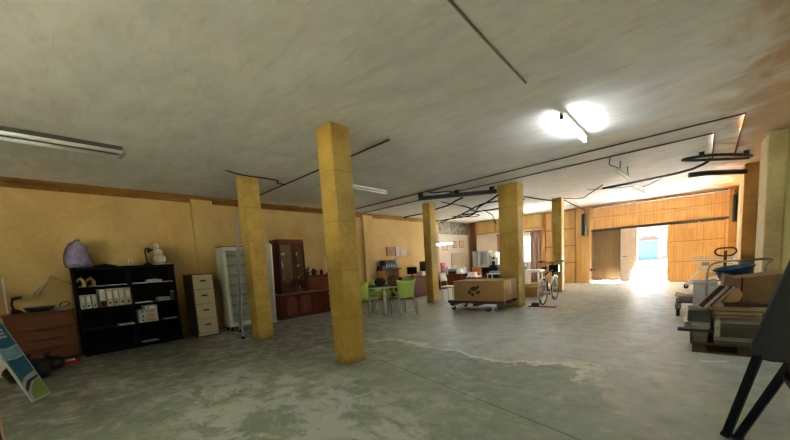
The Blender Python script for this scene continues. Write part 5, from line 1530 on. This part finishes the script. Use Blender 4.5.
# dark shelf board and the big carton
tag(MB().box(0.36, 5.72, 0.51, 1.12, 6.28, 0.555).build('dark_board', mat_wood('dark_walnut_board', (70, 54, 38), (92, 72, 52), 0), None, 0.003), 'dark board lying between the board stack and the big carton', 'board', g)
cc = thing('cardboard_carton', 'big battered cardboard carton on top of the pallet heap', 'box', (0.68, 6.0, 0.556))
mb = MB().box(0.33, 5.78, 0.556, 1.12, 6.26, 0.885)
bmesh.ops.subdivide_edges(mb.bm, edges=mb.bm.edges[:], cuts=5, use_grid_fill=True)
for v in mb.bm.verts:
    if v.co.z > 0.56:
        v.co.z += 0.02 * math.sin(v.co.x * 9) + 0.008 * math.sin(v.co.y * 17)
        v.co.y += 0.012 * math.sin(v.co.x * 13 + v.co.z * 11)
        if v.co.x < 0.36:
            v.co.x += 0.10 * (v.co.z - 0.556)
        elif v.co.x < 0.52:
            v.co.z -= 0.04 * (0.52 - v.co.x) / 0.16
mb.build('carton', mat('brown_cardboard_old', (144, 116, 80), 0.8, var=0.15, scale=7), cc)
MB().box(0.50, 5.763, 0.57, 0.515, 5.785, 0.86).build('seam', M_CABSIDE, cc)
MB().prism([(0.36, 0.56), (0.42, 0.70), (0.48, 0.74), (0.52, 0.66), (0.50, 0.58), (0.44, 0.56)], lambda u, v, q: (u, q, v), 5.745, 5.765).build('crumpled_flap', M_CARDLT, cc, 0.004)
# blue tub tilted behind the carton
tb = thing('plastic_tub', 'blue round plastic tub lying tilted behind the big carton', 'tub', (0.55, 6.62, 0.56))
Mx = Matrix.Translation((0.54, 6.78, 0.70)) @ Matrix.Rotation(math.radians(4), 4, 'X') @ Matrix.Rotation(math.radians(-9), 4, 'Y')
MB().lathe([(0.14, 0), (0.15, 0.01), (0.19, 0.21), (0.20, 0.215), (0.20, 0.235), (0.18, 0.225), (0.14, 0.015)], (0, 0, 0), 28, M=Mx).build('bucket', mat('blue_plastic', (30, 88, 126), 0.35), tb)
MB().tube([Mx @ Vector((0.203 * math.cos(a * PI / 14), 0.203 * math.sin(a * PI / 14), 0.225)) for a in range(28)], 0.014, 8, True).build('rim', mat('dark_blue_plastic', (26, 66, 96), 0.35), tb)
# support for it: stack of grey boxes on the floor behind the pallet
for lab, x0, y0, x1, y1, z0, z1, m in (('grey white box on the floor behind the pallet, under the blue tub', 0.40, 6.50, 0.86, 7.05, 0.0, 0.645, M_GREYPL),
                                       ('pale grey box standing left of the box under the blue tub', 0.10, 7.15, 0.36, 7.5, 0.0, 0.70, mat('pale_grey_carton', (196, 190, 184), 0.6))):
    o = thing('storage_box', lab, 'box', ((x0 + x1) / 2, (y0 + y1) / 2, z0), 'boxes behind the pallet')
    MB().box(x0, y0, z0, x1, y1, z1 - 0.05).build('box_body', m, o, 0.01)
    MB().box(x0 - 0.01, y0 - 0.01, z1 - 0.05, x1 + 0.01, y1 + 0.01, z1).build('lid', m, o, 0.008)
# platform trolley with bent tube handle
tr = thing('platform_trolley', 'low grey metal platform trolley with dark wheels left of the pallet heap', 'trolley', (0.13, 8.4, 0))
MB().box(-0.14, 8.0, 0.365, 0.40, 8.9, 0.385).build('top_tray', mat('pale_metal_tray', (190, 184, 182), 0.35, 0.3), tr, 0.004)
MB().box(-0.11, 8.0, 0.245, 0.40, 8.9, 0.265).build('lower_tray', mat('dark_metal_tray', (82, 78, 78), 0.5, 0.3), tr, 0.004)
for x, y in ((-0.09, 8.05), (0.32, 8.05), (-0.09, 8.85), (0.32, 8.85)):
    MB().cyl((x, y, 0.265), (x, y, 0.365), 0.012).build('post', M_ALU, tr)
    lg = MB().box(x - 0.045, y - 0.03, 0.13, x + 0.045, y + 0.03, 0.245).build('caster', M_GREYPL, tr, 0.01)
    MB().cyl((x - 0.025, y, 0.075), (x + 0.025, y, 0.075), 0.075, seg=18).build('wheel', M_RUBBER, lg)
MB().tube([(-0.12, 8.02, 0.375), (-0.12, 8.0, 0.44), (0.0, 8.0, 0.40), (0.28, 8.0, 0.385)], 0.010, 6).build('push_rail', M_ALU, tr)
cable('handrail', 'bent grey tube handle arching over the blue tub at the right', [(0.33, 6.33, 0.0), (0.22, 6.33, 0.5), (0.22, 6.35, 0.85), (0.24, 6.38, 0.98), (0.34, 6.45, 1.03), (0.6, 6.48, 1.035), (0.80, 6.5, 1.04), (0.84, 6.5, 1.03), (0.78, 6.46, 0.98), (0.76, 6.42, 0.90), (0.76, 6.40, 0.0)], 0.014, mat('grey_tube', (150, 140, 130), 0.3, 0.6), 2, None, 'handle')
# shopping trolley near the gate
sc_ = thing('shopping_trolley', 'pale wire shopping trolley standing near the gate at the right', 'trolley', (0.6, 13.5, 0))
M_TROL = mat('pale_wire', (222, 214, 200), 0.35, 0.3)
def bask(u, v):      # u along the length (x), v up; returns half width
    return 0.20 + 0.06 * u
CY = 13.5
BL0, BL1, BTZ = 0.10, 1.02, 0.92
def cor(x, s, z):
    return Vector((x, CY + s, z))
top = [cor(BL0, -0.20, BTZ), cor(BL1, -0.27, BTZ - 0.06), cor(BL1, 0.27, BTZ - 0.06), cor(BL0, 0.20, BTZ)]
bot = [cor(0.28, -0.15, 0.50), cor(BL1 - 0.02, -0.20, 0.42), cor(BL1 - 0.02, 0.20, 0.42), cor(0.28, 0.15, 0.50)]
MB().tube(top, 0.012, 6, True).tube(bot, 0.010, 6, True).build('basket_frame', M_TROL, sc_)
def wires(a0, a1, b0, b1, nv, nh, name):
    mb = MB()
    for k in range(nv + 1):
        f = k / nv
        mb.tube([a0.lerp(a1, f), b0.lerp(b1, f)], 0.004, 4)
    for k in range(1, nh):
        f = k / nh
        mb.tube([a0.lerp(b0, f), a1.lerp(b1, f)], 0.004, 4)
    mb.build(name, M_TROL, sc_)
wires(top[0], top[1], bot[0], bot[1], 16, 6, 'side_mesh')
wires(top[3], top[2], bot[3], bot[2], 16, 6, 'side_mesh')
wires(top[0], top[3], bot[0], bot[3], 8, 6, 'front_mesh')
wires(top[1], top[2], bot[1], bot[2], 8, 6, 'rear_gate')
wires(bot[0], bot[1], bot[3], bot[2], 12, 5, 'basket_floor')
MB().box(0.34, CY - 0.225, 0.66, 0.50, CY - 0.21, 0.76).build('sign_plate', mat('grey_plate', (128, 118, 116), 0.5), sc_)
for s in (-1, 1):
    MB().tube([cor(BL1 + 0.0, s * 0.24, 0.86), cor(BL1 + 0.02, s * 0.24, 0.45), cor(0.62, s * 0.2, 0.30), cor(0.02, s * 0.19, 0.12)], 0.022, 8).build('chassis_tube', M_WHITEMET, sc_)
    MB().tube([cor(0.30, s * 0.16, 0.50), cor(0.02, s * 0.19, 0.12)], 0.02, 8).build('chassis_tube', M_WHITEMET, sc_)
    MB().tube([cor(0.62, s * 0.2, 0.30), cor(0.98, s * 0.24, 0.12)], 0.02, 8).build('chassis_tube', M_WHITEMET, sc_)
    MB().tube([cor(BL1, s * 0.25, 0.86), cor(BL1 + 0.10, s * 0.26, 1.0)], 0.014, 8).build('handle_arm', M_TROL, sc_)
    for x in (0.02, 0.98):
        w_ = MB().box(x - 0.02, CY + s * 0.2 - 0.025, 0.06, x + 0.02, CY + s * 0.2 + 0.025, 0.13).build('caster', M_ALU, sc_)
        MB().cyl((x, CY + s * 0.2 - 0.015, 0.055), (x, CY + s * 0.2 + 0.015, 0.055), 0.055, seg=18).build('wheel', M_RUBBER, w_)
MB().cyl(cor(BL1 + 0.10, -0.27, 1.0), cor(BL1 + 0.10, 0.27, 1.0), 0.016).build('handle', M_GREYPL, sc_)
# pallet truck
pj = thing('pallet_truck', 'dark hand pallet truck with a loop handle, standing by the brown pier', 'pallet truck', (0.65, 10.6, 0))
M_PJ = mat('dark_maroon_metal', (58, 34, 34), 0.45, 0.2)
MB().bar((0.65, 10.60, 0.28), (0.65, 10.50, 1.10), 0.05, 0.05).build('drawbar', M_PJ, pj)
MB().tube([(0.58, 10.50, 0.99), (0.50, 10.50, 1.03), (0.475, 10.49, 1.10), (0.52, 10.49, 1.16), (0.65, 10.49, 1.165), (0.78, 10.49, 1.16), (0.825, 10.49, 1.10), (0.80, 10.50, 1.03), (0.72, 10.50, 0.99)], 0.017, 8, True, 1).build('loop_handle', M_PJ, pj)
MB().box(0.645, 10.42, 1.02, 0.66, 10.47, 1.12).build('release_lever', M_DARKMET, pj)
MB().box(0.48, 10.56, 0.12, 0.82, 10.80, 0.30).build('pump_head', M_PJ, pj, 0.02)
for x in (0.42, 0.72):
    f = MB().box(x, 10.80, 0.06, x + 0.16, 11.35, 0.11).build('fork', M_PJ, pj, 0.01)
    MB().cyl((x + 0.04, 11.25, 0.04), (x + 0.12, 11.25, 0.04), 0.04, seg=16).build('roller', M_RUBBER, f)
for x in (0.56, 0.68):
    MB().cyl((x, 10.58, 0.09), (x + 0.05, 10.58, 0.09), 0.09, seg=20).build('steer_wheel', M_RUBBER, pj)
# scrap on the floor
tag(MB().bar((0.16, 4.93, 0.005), (0.37, 5.05, 0.005), 0.035, 0.01).build('wood_strip', M_PAPER), 'thin white strip lying on the floor before the pallet', 'strip')

# ================================================================== CHAIR IN THE RIGHT CORNER
fc = thing('padded_chair', 'dark grey padded chair with slanting black legs in the near right corner', 'chair', (0.6, 2.9, 0))
M_FAB = mat('charcoal_upholstery', (66, 68, 72), 0.8, var=0.12, scale=40, bump=0.2)
M_LEG = mat('black_chair_metal', (18, 18, 20), 0.45)
out = [(0.315, 0.655), (0.312, 0.62), (0.325, 0.585), (0.355, 0.562), (0.40, 0.552), (0.50, 0.556), (0.88, 0.60), (0.90, 0.66), (0.80, 1.28), (0.70, 1.34), (0.54, 1.34), (0.49, 1.29)]
MB().prism(out, lambda u, v, q: (u, q + 0.05 * (v - 0.6), v), 2.965, 3.015).build('back_shell', M_FAB, fc, 0.016)
MB().box(0.46, 2.50, 0.50, 0.88, 2.96, 0.57).build('seat', M_FAB, fc, 0.02)
MB().box(0.44, 2.52, 0.47, 0.86, 2.98, 0.50).build('seat_frame', M_LEG, fc)
for a, c in (((0.228, 3.05, 0.0), (0.352, 2.99, 0.60)), ((0.275, 3.02, 0.0), (0.47, 2.93, 0.57)), ((0.98, 2.98, 0.0), (0.84, 2.95, 0.56)), ((0.95, 2.42, 0.0), (0.84, 2.56, 0.50))):
    lg = MB().bar(Vector(a) + (Vector(c) - Vector(a)).normalized() * 0.03, c, 0.05, 0.042).build('leg', M_LEG, fc, 0.008)
    MB().bar(a, Vector(a) + (Vector(c) - Vector(a)).normalized() * 0.03, 0.056, 0.048).build('foot_cap', M_RUBBER, lg, 0.006)
